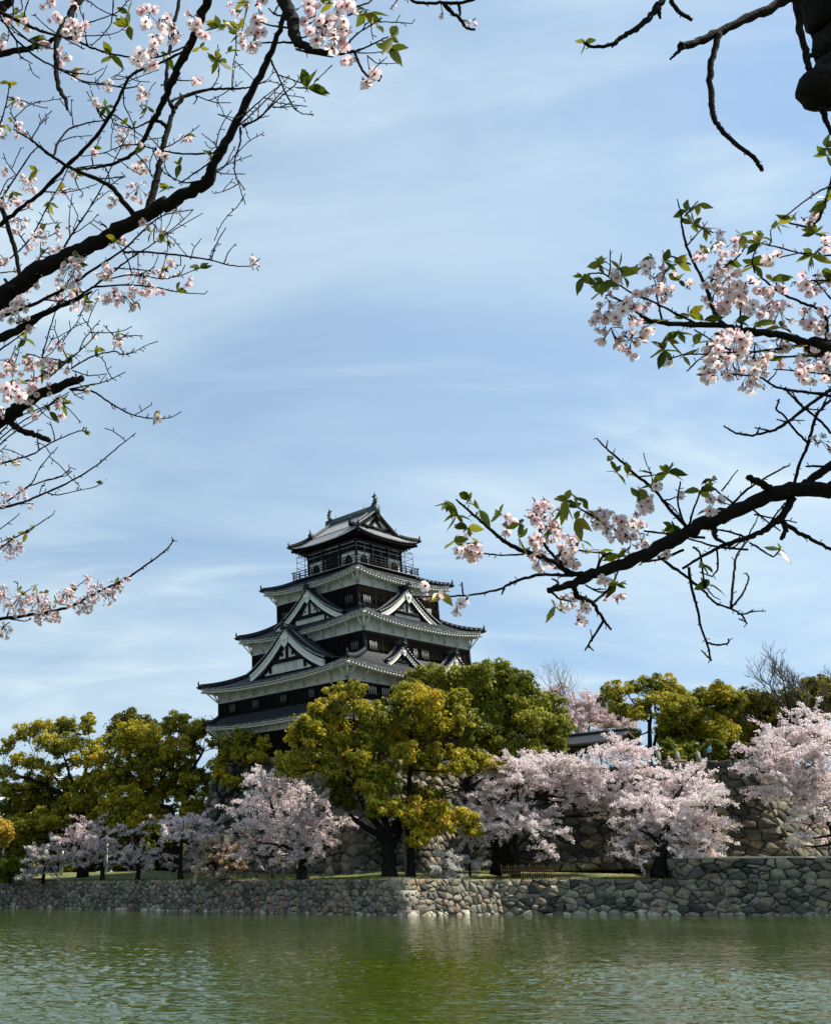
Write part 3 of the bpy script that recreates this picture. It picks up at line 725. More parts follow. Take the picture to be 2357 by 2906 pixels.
# balcony
bl = MB(); hx, hy = 4.75, 4.95
bl.box(-hx, hx, -hy, hy, 30.92, 31.03, .5); bl.box(-hx + .3, hx - .3, -hy + .3, hy - .3, 30.2, 30.9, .3)
bal = kp(bl, 'balcony', M_WOOD)
ed = MB()
for s in (-1, 1): ed.box(-hx - .02, hx + .02, s * (hy + .03) - .03, s * (hy + .03) + .03, 30.93, 31.02); ed.box(s * (hx + .03) - .03, s * (hx + .03) + .03, -hy, hy, 30.93, 31.02)
kp(ed, 'balcony_edge', M_GREY, bal)
rl = MB()
for s in (-1, 1):
    for z, e in ((31.85, .22), (31.55, .0), (31.28, .0)):
        rl.beam((s * hx, -hy - e, z), (s * hx, hy + e, z), .07, .07, .4); rl.beam((-hx - e, s * hy, z), (hx + e, s * hy, z), .07, .07, .4)
    for v in np.linspace(-hy, hy, 11): rl.box(s * hx - .05, s * hx + .05, v - .05, v + .05, 31.03, 31.80, .4)
    for v in np.linspace(-hx, hx, 11): rl.box(v - .05, v + .05, s * hy - .05, s * hy + .05, 31.03, 31.80, .4)
kp(rl, 'railing', M_WOOD, bal)
cg = MB(); hx, hy = 4.45, 4.65
for s in (-1, 1):
    for v in np.linspace(-hy, hy, 8): cg.tube([(s * hx, v, 31.0), (s * hx, v, 33.65)], .028, 5); cg.tube([(s * hx, v, 33.65), (s * 3.5, v * .8, 33.70)], .022, 5)
    for v in np.linspace(-hx, hx, 8): cg.tube([(v, s * hy, 31.0), (v, s * hy, 33.65)], .028, 5); cg.tube([(v, s * hy, 33.65), (v * .8, s * 3.7, 33.70)], .022, 5)
    for z in (32.35, 33.0, 33.65): cg.tube([(s * hx, -hy, z), (s * hx, hy, z)], .026, 5); cg.tube([(-hx, s * hy, z), (hx, s * hy, z)], .026, 5)
kp(cg, 'wire_cage', M_METAL, bal)

# top hip-and-gable roof
rt = skirt(4.85, 5.50, 34.34, 3.35, 3.45, 35.62, .46, soffit_in=1.0, curvep=.15, tn=.76)
for ch in rt.children:
    if ch.name.startswith(('rafters', 'fascia')): ch.data.materials[0] = M_BLACK
up, rdgs, tgs = MB(), [], {-1: MB(), 1: MB()}
GY = 3.75; zr = 38.0
def pz(t): return zr - (zr - 35.60) * (1.12 * t - .12 * t * t)
for s in (-1, 1):
    n4 = int(2 * GY / .30) * 4; rows__ = []
    for k in range(n4 + 1):
        y = -GY + 2 * GY * k / n4; rows__.append([(s * 3.42 * t, y, pz(t) + (.0, .055, .085, .055)[k % 4]) for t in np.linspace(0, 1, 9)])
    up.grid(rows__, .84)
    for e in (-1, 1):
        nv_ = 15
        for k in range(nv_):
            t = (k + .5) / nv_; p = np.array((s * 3.42 * t, e * (GY + .12), pz(t) + .06)); q = np.array((s * 3.42 * t, e * (GY - .5), pz(t) + .12)); up.tube([p, q], .10, 6, .6); up.tube([p, p + (p - q) * .03], .09, 6, 1)
        rdg = MB(); rdgs.append(rdg); tg = tgs[e]
        rdg.tube([(s * 3.45 * t, e * (GY - .55), pz(t) + .22) for t in np.linspace(0, 1.02, 9)], .17, 7, .75)
        e0 = np.array((s * 3.55, e * (GY - .55), pz(1.02) + .2))
        rdg.box(e0[0] - .2, e0[0] + .2, e0[1] - .2, e0[1] + .2, e0[2] - .15, e0[2] + .45, .2); rdg.tube([e0 + [0, 0, .4], e0 + [s * .05, 0, .75], e0 + [s * .2, 0, 1.0]], [.12, .07, .02], 5, .2)
        # lower bargeboard
        for k in range(8):
            t0, t1 = k / 8, (k + 1) / 8
            tg.beam((s * 3.42 * t0, e * (GY - .05), pz(t0) - .22), (s * 3.42 * t1, e * (GY - .05), pz(t1) - .22), .12, .42)
kp(up, 'upper_roof', M_TILETOP, rt); rt.data.materials[0] = M_TILETOP; 
for e in (-1, 1):
    tp = MB(); tg = tgs[e]
    tp.poly([(-3.1, e * 3.45, 35.5), (3.1, e * 3.45, 35.5), (0, e * 3.45, 37.7)])
    for s in (-1, 1): tg.beam((s * 1.5, e * 3.5, 35.6), (s * .1, e * 3.5, 36.9), .1, .3); 
    tg.beam((-2.4, e * 3.52, 35.95), (2.4, e * 3.52, 35.95), .1, .34)
    tg.lathe((0, e * 3.85, 37.1), [(.02, -.55), (.25, -.35), (.32, 0), (.2, .3), (.02, .4)], 8)
    kp(tg, 'gable_timber', M_BLACK, kp(tp, 'gable_panel', M_PLASTER, rt))
rg_ = MB(); rg_.box(-.24, .24, -GY - .05, GY + .05, zr - .1, zr + .42, 0); rg_.tube([(0, -GY - .1, zr + .5), (0, GY + .1, zr + .5)], .17, 8); 
for e in (-1, 1): rg_.box(-.34, .34, e * (GY + .12) - .14, e * (GY + .12) + .14, zr - .35, zr + .55)
kp(rg_, 'main_ridge', M_COPPER, rt)
for rdg in rdgs: kp(rdg, 'descending_ridge', M_TILE, rt)
# shachi: fish with a raised, forked tail
for e in (-1, 1):
    f = MB(); y0 = e * (GY - .15)
    path = [(0, y0 + e * .38, zr + .62), (0, y0 + e * .10, zr + .78), (0, y0 + e * -.02, zr + 1.05), (0, y0 + e * .08, zr + 1.40), (0, y0 + e * .16, zr + 1.66)]
    path = [(0, y0 - e * .45, zr + .58), (0, y0 - e * .15, zr + .68), (0, y0 + e * .02, zr + .95), (0, y0 + e * .06, zr + 1.3), (0, y0 - e * .02, zr + 1.62), (0, y0 - e * .10, zr + 1.80)]
    f.tube(path, [.20, .27, .24, .18, .12, .05], 8)
    b0 = np.array(path[4])
    for d in ((0, -e * .42, .12), (0, e * .10, .52), (0, e * .34, .10)): f.tube([b0, b0 + np.array(d) * .55 + [0, 0, .04], b0 + np.array(d)], [.09, .09, .02], 5)
    for k in range(1, 4):
        p = np.array(path[k]); f.tube([p + [0, e * .2, 0], p + [0, e * .42, .16]], [.09, .02], 5)
        for s in (-1, 1): f.tube([p, p + [s * .38, 0, .16]], [.08, .02], 5)
    f.box(-.2, .2, y0 - .32, y0 + .32, zr + .5, zr + .66)
    kp(f, 'fish_ornament', M_METAL, rt)
for y in (-1.9, 2.6):
    f = MB(); f.tube([(0, y, zr + .5), (0, y, zr + 1.25)], [.02, .008], 4); f.tube([(0, y - .12, zr + .95), (0, y, zr + .8), (0, y + .12, zr + .95)], .012, 4)
    kp(f, 'lightning_rod', M_METAL, rt)
# ------------------------------------------------------------------ trees across the water
def unit(v): return v / (np.linalg.norm(v, axis=-1, keepdims=True) + 1e-9)
def leaves(mb, C, nrm, size, tint, rg, slim=.55):
    """diamond leaf sprays at C, facing roughly nrm, one face each"""
    n = len(C); nrm = unit(nrm + rg.normal(0, .55, (n, 3)))
    a = unit(np.cross(nrm, rg.normal(0, 1, (n, 3)))); b = np.cross(nrm, a)
    sz = size * rg.uniform(.6, 1.35, (n, 1))
    V = np.stack([C - a * sz, C + b * sz * slim + nrm * sz * .18, C + a * sz, C - b * sz * slim + nrm * sz * .18], 1)
    mb.add(V.reshape(-1, 3), np.arange(4 * n).reshape(n, 4), tint)
def bez(p, q, sag, rg, n=6, wob=.06):
    p, q = np.array(p), np.array(q); L = np.linalg.norm(q - p); t = np.linspace(0, 1, n)[:, None]
    m = (p + q) / 2 + np.array([0, 0, sag * L]) + rg.normal(0, wob * L, 3)
    return (1 - t) ** 2 * p + 2 * t * (1 - t) * m + t * t * q
def cf(Z, L):
    """photo outline notes -> lobes (px, py, rx, ry)"""
    return [(Z[0] + l[0] * Z[2], Z[1] + l[1] * Z[2], l[2] * Z[2], l[3] * Z[2], *(l[4:])) for l in L]
def pt(Z, P): return [(Z[0] + x * Z[2], Z[1] + y * Z[2]) for x, y in P]

def tree(name, label, cat, base, Y, trunks, lobes, m, kind='camphor', seed=1, leaf=.135, dens=1.0, spread=.5, group=None, hue=0.0, zbase=None, limbs=True, barkmat=None, flat_=1.0, depthscale=1.0):
    rg = np.random.default_rng(seed)
    bp = at(base[0], base[1], Y)
    if zbase is not None: bp[2] = zbase
    root = thing(name, label, cat, bp, 0, group)
    tr = MB(); allp = []
    for T in trunks:
        P, w0, w1 = T[0], T[1], T[2]; d0, d1 = (T[3], T[4]) if len(T) > 4 else (0, rg.uniform(-1, 1) * spread * 2)
        k = ppm(*P[0], Y); n = len(P)
        # refine the traced line so the wood bends smoothly
        Q = np.array([at(x, y, Y + d0 + (d1 - d0) * i / max(n - 1, 1)) for i, (x, y) in enumerate(P)])
        if T is trunks[0]: Q[0] = bp - np.array([0, 0, .15])
        tt = np.linspace(0, n - 1, (n - 1) * 4 + 1); Qs = np.stack([np.interp(tt, np.arange(n), Q[:, c]) for c in range(3)], 1)
        Qs[1:-1] = (Qs[:-2] + 2 * Qs[1:-1] + Qs[2:]) / 4; Qs[1:-1] += rg.normal(0, .03, Qs[1:-1].shape)
        R = np.linspace(w0, w1, len(Qs)) * k / 2
        if T is trunks[0]: R[:3] *= np.array([1.45, 1.2, 1.05])[:len(R[:3])]
        tr.tube(Qs, R, 9, .5, knob=.06, rng=rg); allp.append(np.concatenate([Qs, R[:, None]], 1))
    allp = np.concatenate(allp)
    cr_ = MB()
    cs = []
    for l in lobes:
        px, py, rx, ry = l[:4]; k = ppm(px, py, Y)
        dy = l[4] if len(l) > 4 and l[4] is not None else rg.uniform(-1, 1) * spread * 2.2
        c = at(px, py, Y + dy); r = np.array([rx * k, .5 * (rx + ry) * k * depthscale, ry * k]) * 1.0
        cs.append((c, r, l[5] if len(l) > 5 else rg.uniform(-.16, .16)))
    for c, r, hu in cs:
        if limbs:
            hgt = allp[:, 2] < c[2] + .3
            A = allp[hgt] if hgt.any() else allp[:1]
            j = np.argmin(((A[:, :3] - c) ** 2 * [1, 1, .5]).sum(1)); p = A[j]
            B = bez(p[:3], c + [0, 0, -r[2] * .2], -.08, rg, 7); rr = min(p[3] * .55, .04 + .028 * np.linalg.norm(c - p[:3]))
            tr.tube(B, np.linspace(rr, .025, 7), 6, .5, cap=False)
            for _ in range(4 if kind == 'camphor' else 5):
                e = c + unit(rg.normal(0, 1, 3) + [0, 0, .3]) * r * .8
                tr.tube(bez(B[rg.integers(3, 7)], e, -.05, rg, 4), np.linspace(.05, .015, 4), 5, .5, cap=False)
        area = r[0] * r[2] + r[0] * r[1] + r[1] * r[2]
        if kind == 'camphor':
            # rounded puffs of leaf sprays over the lobe, cauliflower fashion
            pr = .16 + .20 * min(r.mean(), 2.2)
            npf = max(9, int(area * 2.0 / pr ** 2 / 1.5 * dens))
            d = unit(rg.normal(0, 1, (npf, 3))); d = d[d[:, 2] > -.8]
            pc = c + d * r * rg.uniform(.35, 1.12, (len(d), 1))
            for q, dd in zip(pc, d):
                R = pr * rg.uniform(.5, 1.45); nl = int(40 * (R / .42) ** 2 * (.17 / leaf) ** 2 * .85) + 8
                e = unit(rg.normal(0, 1, (nl, 3)) + dd * .5 + [0, 0, .35])
                C = q + e * R * rg.uniform(.45, 1.05, (nl, 1)) * [1.1, 1.1, .85]
                tint = np.clip(.52 + hue + hu + rg.normal(0, .13) + rg.normal(0, .13, nl), 0, 1)
                leaves(cr_, C, e, leaf, tint, rg)
            nf = int(area * 55 * dens); e = unit(rg.normal(0, 1, (nf, 3))); C = c + e * r * rg.uniform(.5, 1.22, (nf, 1))      # loose outer sprays
            leaves(cr_, C, e + [0, 0, .4], leaf * 1.1, np.clip(.5 + hue + hu + rg.normal(0, .18, nf), 0, 1), rg)
        else:
            # blossom: flattish sprays reaching outward along twigs
            ns = max(8, int(area * 10.5 * dens))
            d = unit(rg.normal(0, 1, (ns, 3)) * [1, 1, .8]); st = c + d * r * rg.uniform(.1, .75, (ns, 1))
            for q, dd in zip(st, d):
                dirn = unit(np.array([dd[0], dd[1] * .8, .12 + .35 * dd[2]]) + rg.normal(0, .25, 3)); L = rg.uniform(.5, 1.5) * min(1.4, r.mean() + .3) * flat_
                m_ = 6; t = np.linspace(0, 1, m_)[:, None]
                path = q + dirn * t * L + np.array([0, 0, 1]) * (.10 * np.sin(t * 3) - .05 * t * t) * L
                if rg.random() < .55: tr.tube(path, np.linspace(.026, .010, m_), 4, .5, cap=False)
                nb = int(L * 34 * (.10 / leaf) ** 1.25) + 5; tt = rg.random(nb) ** .8
                C = np.stack([np.interp(tt, t[:, 0], path[:, k2]) for k2 in range(3)], 1) + rg.normal(0, .098, (nb, 3)) * [1, 1, .8]
                e = unit(rg.normal(0, 1, (nb, 3)) + [0, 0, .35])
                tint = np.clip(.62 + hue + hu * .6 + rg.normal(0, .08) + rg.normal(0, .16, nb), 0, 1)
                leaves(cr_, C, e, leaf, tint, rg, .85)
    tr.build('trunk', barkmat or M_BARK, root, bp, smooth=True)
    cr_.build('crown' if kind == 'camphor' else 'blossoms', m, root, bp)
    return root

CAM, CHE = 'camphor trees on the castle island', 'cherry trees in blossom on the castle island'
# --- central camphor
Lc = [(540,130,60,40),(650,120,65,40),(610,180,80,40),(450,220,50,40),(540,240,90,50),(680,230,70,50),(340,330,70,50),(290,390,50,50),(430,300,70,40),(430,380,80,50),(560,330,80,50),(300,440,60,40),(370,500,90,50),(260,560,80,50),(440,530,100,60),(560,430,100,60),(620,520,90,60),(330,620,110,40),(240,630,50,40),(500,620,90,50),(780,290,90,70),(880,250,90,70),(960,220,80,60),(1020,310,90,70),(870,380,110,70),(730,420,90,70),(1000,420,90,70),(820,500,100,60),(960,520,90,60),(1080,250,80,60),(1050,150,80,50),(990,170,90,60),(1130,200,80,70),(1230,190,80,60),(1290,190,80,60),(1260,270,100,70),(1180,320,90,60),(1250,360,80,50),(1330,300,70,60),(1110,400,70,50),(1140,510,70,50),(1100,560,80,50),(1160,620,70,45),(1280,530,80,50),(1390,540,80,50),(1330,600,80,50),(1460,590,80,50),(1570,610,50,40),(720,640,60,60,-1.5),(800,640,90,70,-1.5),(870,620,60,60,-1.5),(760,740,80,60,-2),(870,720,70,60,-2),(820,830,80,60,-2.2),(900,850,80,50,-2.2),(780,870,50,40,-2),(950,870,40,40,-2),(640,560,70,50),(1000,620,70,40),(560,700,90,50,1.5,-.3),(600,800,80,60,1.5,-.3),(690,560,60,60),(1140,760,60,50,1,-.2),(560,780,60,60,2,-.35),(1000,760,60,60,1.5,-.3)]
tree('camphor_tree', 'big spreading golden-green camphor with a forked black trunk standing at the wall corner', 'tree', zz_(ZC, 880, 1282), 91.0,
     [(pt(ZC, [(880,1282),(872,1180),(862,1075)]), 44, 38, 0, 0),
      (pt(ZC, [(862,1090),(800,1005),(720,970),(650,915)]), 24, 12, 0, 1.0),
      (pt(ZC, [(850,1080),(810,960),(735,880),(690,760),(655,660),(560,600),(450,590)]), 22, 7, 0, -.5),
      (pt(ZC, [(862,1085),(862,960),(835,880),(805,790),(800,600),(830,480)]), 22, 8, 0, .5),
      (pt(ZC, [(870,1080),(900,970),(960,920),(1000,760),(1010,560),(1000,430)]), 22, 8, 0, .8),
      (pt(ZC, [(885,1100),(935,1020),(955,930),(1040,800)]), 24, 10, 0, 1.2),
      (pt(ZC, [(655,660),(665,440),(655,250),(660,170)]), 9, 4, 0, 0)], cf(ZC, Lc), M_CAMPHOR, seed=3, group=CAM, spread=1.1, dens=.9)
Lo = [(1010,840,60,50),(1050,940,70,70),(1060,1040,60,50),(1110,860,70,50),(1170,900,70,60),(1230,880,60,50),(1240,960,60,50),(1330,910,70,50),(1380,980,60,50),(1160,990,50,40),(1420,1000,30,30),(1010,930,50,50),(1100,980,60,50)]
tree('camphor_tree', 'low orange-leaved camphor with a dark trunk just right of the big golden one', 'tree', zz_(ZC, 1005, 1278), 90.6,
     [(pt(ZC, [(1005,1278),(1012,1150),(1000,1050),(985,950)]), 24, 17, 0, 0), (pt(ZC, [(1005,1080),(1060,980),(1160,930)]), 10, 4, 0, -.3), (pt(ZC, [(1160,930),(1280,930),(1370,970)]), 5, 2, -.3, -.5)],
     [(*l[:4], None, rgv) for l, rgv in zip(cf(ZC, Lo), np.random.default_rng(5).uniform(.10, .36, 20))], M_CAMPHOR, seed=4, group=CAM, spread=.5)
# --- greener camphor behind it
Lg = [(1050,60,80,50),(1130,40,90,50),(1230,50,90,50),(1330,30,90,50),(1440,40,90,60),(1300,100,100,60),(1420,120,100,70),(1530,110,90,70),(1620,60,80,60),(1700,80,80,60),(1400,200,100,70),(1520,220,110,70),(1640,200,110,80),(1740,180,90,80),(1020,100,60,40),(960,130,60,40)]
Lg2 = [(20,40,70,50),(100,110,80,60),(60,200,90,80),(150,180,90,70),(230,220,90,70),(310,260,80,60),(200,300,100,70),(320,340,80,60),(250,400,110,60),(100,330,100,80),(340,420,50,40),(60,420,90,70),(160,440,90,50),(375,320,35,50),(-30,300,90,80),(-80,420,80,60),(-120,330,80,80)]
tree('camphor_tree', 'dense bright green camphor hiding the right side of the keep', 'tree', zz_(ZR, 60, 900), 99.0,
     [(pt(ZR, [(60,900),(70,600),(60,400)]), 40, 24, 0, 0), (pt(ZR, [(60,420),(150,280),(230,230)]), 16, 6), (pt(ZR, [(60,420),(0,250),(-60,120)]), 16, 6)],
     cf(ZC, Lg) + cf(ZR, Lg2), M_GREENER, seed=6, group=CAM, spread=1.1, zbase=1.2, dens=.9)
# --- camphors on the left
La = [(60,290,50,40),(160,220,80,60),(250,180,70,50),(370,210,90,80),(430,170,60,50),(550,140,45,45),(545,190,40,40),(300,280,90,60),(470,290,90,70),(640,290,90,60),(120,390,80,40),(40,470,60,40),(200,400,70,50),(560,390,90,60),(450,400,60,40),(270,540,80,50),(440,550,90,50),(120,590,120,50),(560,520,70,50),(640,460,60,50),(250,640,130,60),(430,650,80,60),(120,720,100,60),(300,760,140,60),(560,640,70,50),(200,860,120,50),(60,900,50,30),(140,940,60,40),(640,560,60,50),(20,340,30,20),(360,330,60,40),(700,250,50,50),(620,370,60,50),(60,570,60,40),(400,750,90,50),(300,450,50,30),(-60,600,60,50),(350,700,90,60),(520,780,80,60),(180,800,100,60),(650,720,70,60),(90,800,80,60),(480,640,70,50),(580,330,60,50),(420,300,60,40)]
rf_ = np.random.default_rng(17)
La += [(rf_.uniform(0, 690), rf_.uniform(430, 880), rf_.uniform(60, 95), rf_.uniform(40, 60), rf_.uniform(1, 4), -.22) for _ in range(16)]
tree('camphor_tree', 'open wide camphor at the far left with sky showing between its boughs', 'tree', zz_(ZL, 510, 1125), 121.0,
     [(pt(ZL, [(510,1125),(512,900),(505,700),(512,520),(560,300)]), 30, 7, 0, 0), (pt(ZL, [(505,720),(400,600),(250,520),(100,480),(20,440)]), 17, 4, 0, -1), (pt(ZL, [(510,650),(620,450),(650,350)]), 13, 4, 0, 1), (pt(ZL, [(505,690),(430,620),(330,480),(230,380)]), 12, 4, 0, 1.5), (pt(ZL, [(505,640),(430,480),(380,330)]), 11, 4, 0, -1)],
     cf(ZL, La), M_CAMPHOR, seed=7, group=CAM, spread=1.3, hue=-.10, dens=.72)
Lb = [(1090,130,70,50),(1050,180,60,50),(850,210,100,60),(950,240,90,60),(1180,190,80,60),(1270,170,70,50),(1370,200,80,55),(1340,270,60,40),(800,300,90,70),(930,320,100,70),(1070,310,100,80),(1130,400,70,60),(760,390,80,70),(880,410,100,60),(720,480,80,60),(880,490,80,50),(1250,500,60,50),(1300,560,50,50),(760,610,100,60),(700,560,70,50),(870,670,90,60),(740,720,100,60),(960,620,80,60),(1100,620,60,50),(820,780,100,50),(950,770,80,50),(1030,480,60,40),(1230,640,60,50),(1160,250,50,40),(1220,220,60,40),(1000,560,80,60),(1160,520,60,50),(820,560,80,50),(1000,700,90,50),(860,330,80,60),(1010,380,80,60),(1200,320,50,40),(660,660,60,50),(1180,700,70,40)]
Lb += [(rf_.uniform(690, 1250), rf_.uniform(420, 760), rf_.uniform(60, 95), rf_.uniform(40, 60), rf_.uniform(1, 4), -.22) for _ in range(14)]
tree('camphor_tree', 'dark-trunked camphor with a domed golden crown left of the keep', 'tree', zz_(ZL, 1095, 1125), 118.0,
     [(pt(ZL, [(1095,1125),(1080,900),(1125,700),(1140,560),(1180,450),(1250,330)]), 26, 6, 0, 0), (pt(ZL, [(1075,770),(1060,680),(960,660),(860,640)]), 15, 4, 0, -.8), (pt(ZL, [(1125,720),(1130,560),(1090,470),(1000,400)]), 13, 4, 0, .8), (pt(ZL, [(1130,650),(1200,520),(1260,420)]), 10, 4, 0, 1)],
     cf(ZL, Lb), M_CAMPHOR, seed=8, group=CAM, spread=1.2, hue=-.05, dens=.85)
Lb2 = [(1440,290,80,60),(1560,260,80,60),(1640,290,55,55),(1590,370,60,40),(1490,350,70,50),(1400,350,60,50),(1330,420,50,40),(1370,470,60,50),(1440,520,70,40),(1620,320,50,40),(1500,250,60,50)]
tree('camphor_tree', 'leaning camphor whose bright yellow-green boughs reach the foot of the keep', 'tree', zz_(ZL, 1290, 1125), 110.0,
     [(pt(ZL, [(1290,1125),(1310,950),(1335,790),(1362,670),(1372,620),(1460,560),(1570,440),(1620,380)]), 24, 6, 0, 0), (pt(ZL, [(1372,625),(1335,580),(1340,480)]), 10, 4, 0, .3), (pt(ZL, [(1460,560),(1440,450),(1450,330)]), 8, 3, 0, .5)],
     cf(ZL, Lb2), M_CAMPHOR, seed=9, group=CAM, spread=.8, hue=.02)
Ld = [(800,140,90,60),(720,190,70,50),(880,170,80,50),(810,95,30,25),(940,190,50,40),(760,250,90,60),(840,230,90,60),(700,260,60,50),(980,200,50,40)]
tree('broadleaf_tree', 'dull olive tree whose rounded top pokes up behind the left camphors', 'tree', zz_(ZL, 800, 1100), 138.0,
     [(pt(ZL, [(800,1100),(800,700),(800,300)]), 26, 8, 0, 0)], cf(ZL, Ld), M_OLIVE, seed=10, spread=1.2, zbase=1.4)
tree('maple_tree', 'small bright yellow tree at the left edge of the view', 'tree', zz_(ZL, -20, 1120), 116.0,
     [(pt(ZL, [(-20,1120),(0,1000),(20,860)]), 10, 4, 0, 0)], cf(ZL, [(20,800,45,40),(50,840,25,45),(0,870,40,60),(-40,820,50,60),(30,900,25,25)]), M_YELLOW, seed=11, spread=.5)
tree('evergreen_bush', 'rounded green bush beneath the small yellow tree at the left edge', 'bush', zz_(ZL, 60, 1135), 118.0,
     [(pt(ZL, [(60,1135),(60,1080)]), 8, 5, 0, 0)], cf(ZL, [(70,1030,80,50),(20,1060,60,50),(110,1070,60,40),(40,1110,60,30),(-30,1040,60,60)]), M_GREENER, seed=12, spread=.6)
# --- cherries on the left bank
def cherry(label, base, Y, trunks, lobes, **k):
    k.setdefault('m', M_BLOSSOM); k.setdefault('leaf', .068); lobes = [(l[0], l[1], l[2] * 1.06, l[3] * .92, *l[4:]) for l in lobes]; m = k.pop('m')
    return tree('cherry_tree', label, 'cherry tree', base, Y, trunks, lobes, m, kind='cherry', group=CHE, **k)
cherry('thin greyish-white cherry, leftmost of the cherries on the bank', zz_(ZL, 265, 1136), 116.5, [(pt(ZL, [(265,1136),(275,1040),(300,950)]), 9, 5, 0, 0)],
       cf(ZL, [(300,940,90,45),(250,1000,90,50),(380,1000,90,50),(200,1085,70,35),(330,1060,80,45),(150,1115,50,25)]), m=M_PALEBLOSSOM, seed=20, dens=.42)
cherry('rose-pink rounded cherry beneath the open left camphor', zz_(ZL, 632, 1134), 113.5, [(pt(ZL, [(632,1134),(625,1010),(590,930)]), 14, 7, 0, 0)],
       cf(ZL, [(560,790,80,40),(480,860,90,40),(600,880,90,55),(560,950,90,55),(420,890,60,30),(650,940,50,60),(580,1020,70,40),(450,960,60,40)]), seed=21, hue=-.12, dens=.62)
cherry('sparse cherry with dark bare forking limbs, its trunk rooted right at the wall top', zz_(ZL, 850, 1138), 109.0,
       [(pt(ZL, [(850,1138),(852,1050),(832,950),(822,870)]), 15, 5, 0, 0), (pt(ZL, [(850,1040),(790,960),(720,990)]), 8, 3, 0, -.4), (pt(ZL, [(845,1020),(890,940),(905,870)]), 7, 3, 0, .4), (pt(ZL, [(850,1060),(920,1010),(1000,1000)]), 6, 2, 0, -.3)],
       cf(ZL, [(820,830,50,40),(740,960,60,35),(900,960,70,45),(1000,970,80,35),(950,1030,90,35),(760,1025,50,35)]), m=M_PALEBLOSSOM, seed=22, dens=.45, hue=-.1)
cherry('pink cherry with a flat spreading top between the sparse one and the golden one', zz_(ZL, 1110, 1134), 106.5, [(pt(ZL, [(1110,1134),(1110,1000),(1120,890)]), 16, 8, 0, 0)],
       cf(ZL, [(1010,775,80,25),(1130,770,90,45),(1230,780,80,40),(1120,840,80,45),(1210,860,80,50),(1300,820,60,45),(1050,870,70,40),(1290,900,50,40),(1160,920,60,30)]), seed=23, dens=.6)
cherry('fading golden-pink cherry leaning out over the moat wall', zz_(ZL, 1375, 1138), 100.0, [(pt(ZL, [(1375,1138),(1380,1050),(1390,950)]), 7, 3, 0, -.6)],
       cf(ZL, [(1330,890,60,45),(1400,920,80,55),(1290,1010,70,35),(1380,1020,100,45),(1230,1080,60,20),(1340,1110,80,40),(1400,1150,60,22),(1450,1050,50,35),(1420,980,50,40)]), m=M_GOLDBLOSSOM, seed=24, dens=.6)
cherry('largest lilac-pink cherry spreading below the left corner of the keep', zz_(ZC, 345, 1292), 94.5,
       [(pt(ZC, [(345,1292),(342,1180),(320,1090),(260,1000),(180,900)]), 30, 8, 0, 0), (pt(ZC, [(342,1170),(400,1050),(450,950)]), 14, 5, 0, .8), (pt(ZC, [(320,1090),(310,960),(280,830)]), 12, 4, 0, -.6), (pt(ZC, [(330,1130),(200,1080),(60,1060)]), 10, 3, 0, -1)],
       cf(ZC, [(110,660,60,40),(210,720,90,45),(330,760,90,45),(60,850,90,55),(200,850,110,55),(350,860,110,55),(470,830,60,35),(90,960,100,55),(250,970,120,55),(420,950,110,55),(560,960,90,35),(60,1060,80,45),(200,1080,100,55),(350,1070,110,55),(470,1060,70,45),(220,1180,80,45),(330,1160,60,35),(30,1150,60,35),(400,1150,60,35),(-60,880,60,45),(-50,1000,60,55),(140,770,80,45),(90,690,70,40)]), seed=25, dens=.75, hue=-.02, spread=.9)
# --- cherries on the right
cherry('pink cherry with drooping boughs behind the bamboo fence', zz_(ZR, 112, 1095), 92.6,
       [(pt(ZR, [(112,1095),(115,1000),(110,900),(60,800)]), 22, 9, 0, 0), (pt(ZR, [(112,960),(190,880),(260,870)]), 9, 3, 0, -.6), (pt(ZR, [(112,920),(140,780),(120,650)]), 11, 4, 0, .6)],
       cf(ZR, [(60,560,100,50),(150,560,90,50),(20,650,90,55),(150,620,100,55),(60,780,110,50),(200,790,110,45),(150,860,110,45),(60,880,90,45),(230,870,70,35),(250,960,45,35),(330,878,75,16),(280,1010,28,25),(-60,760,80,50),(-70,860,80,45),(-150,800,70,45),(-120,900,70,35),(-40,680,80,50)]), seed=26, dens=.72, spread=.9)
cherry('thick-trunked cherry beside the bamboo fence, blossom high under the roofed gate', zz_(ZR, 12, 1085), 94.5,
       [(pt(ZR, [(12,1085),(14,950),(60,820),(180,720),(330,640)]), 26, 8, 0, 0), (pt(ZR, [(180,720),(300,560),(420,500)]), 9, 3, 0, 1), (pt(ZR, [(330,640),(480,620),(600,560)]), 8, 3, 0, 1)],
       cf(ZR, [(300,530,110,50),(400,560,110,55),(250,600,100,45),(330,640,110,45),(450,640,110,55),(560,600,90,45),(600,490,100,50),(680,450,80,45),(760,480,60,45),(560,460,60,35),(520,700,110,55),(640,680,90,55),(700,590,80,55),(780,560,50,45),(600,780,70,35),(430,720,80,45),(240,500,60,30)]), seed=27, dens=.72, spread=.9, hue=.05)
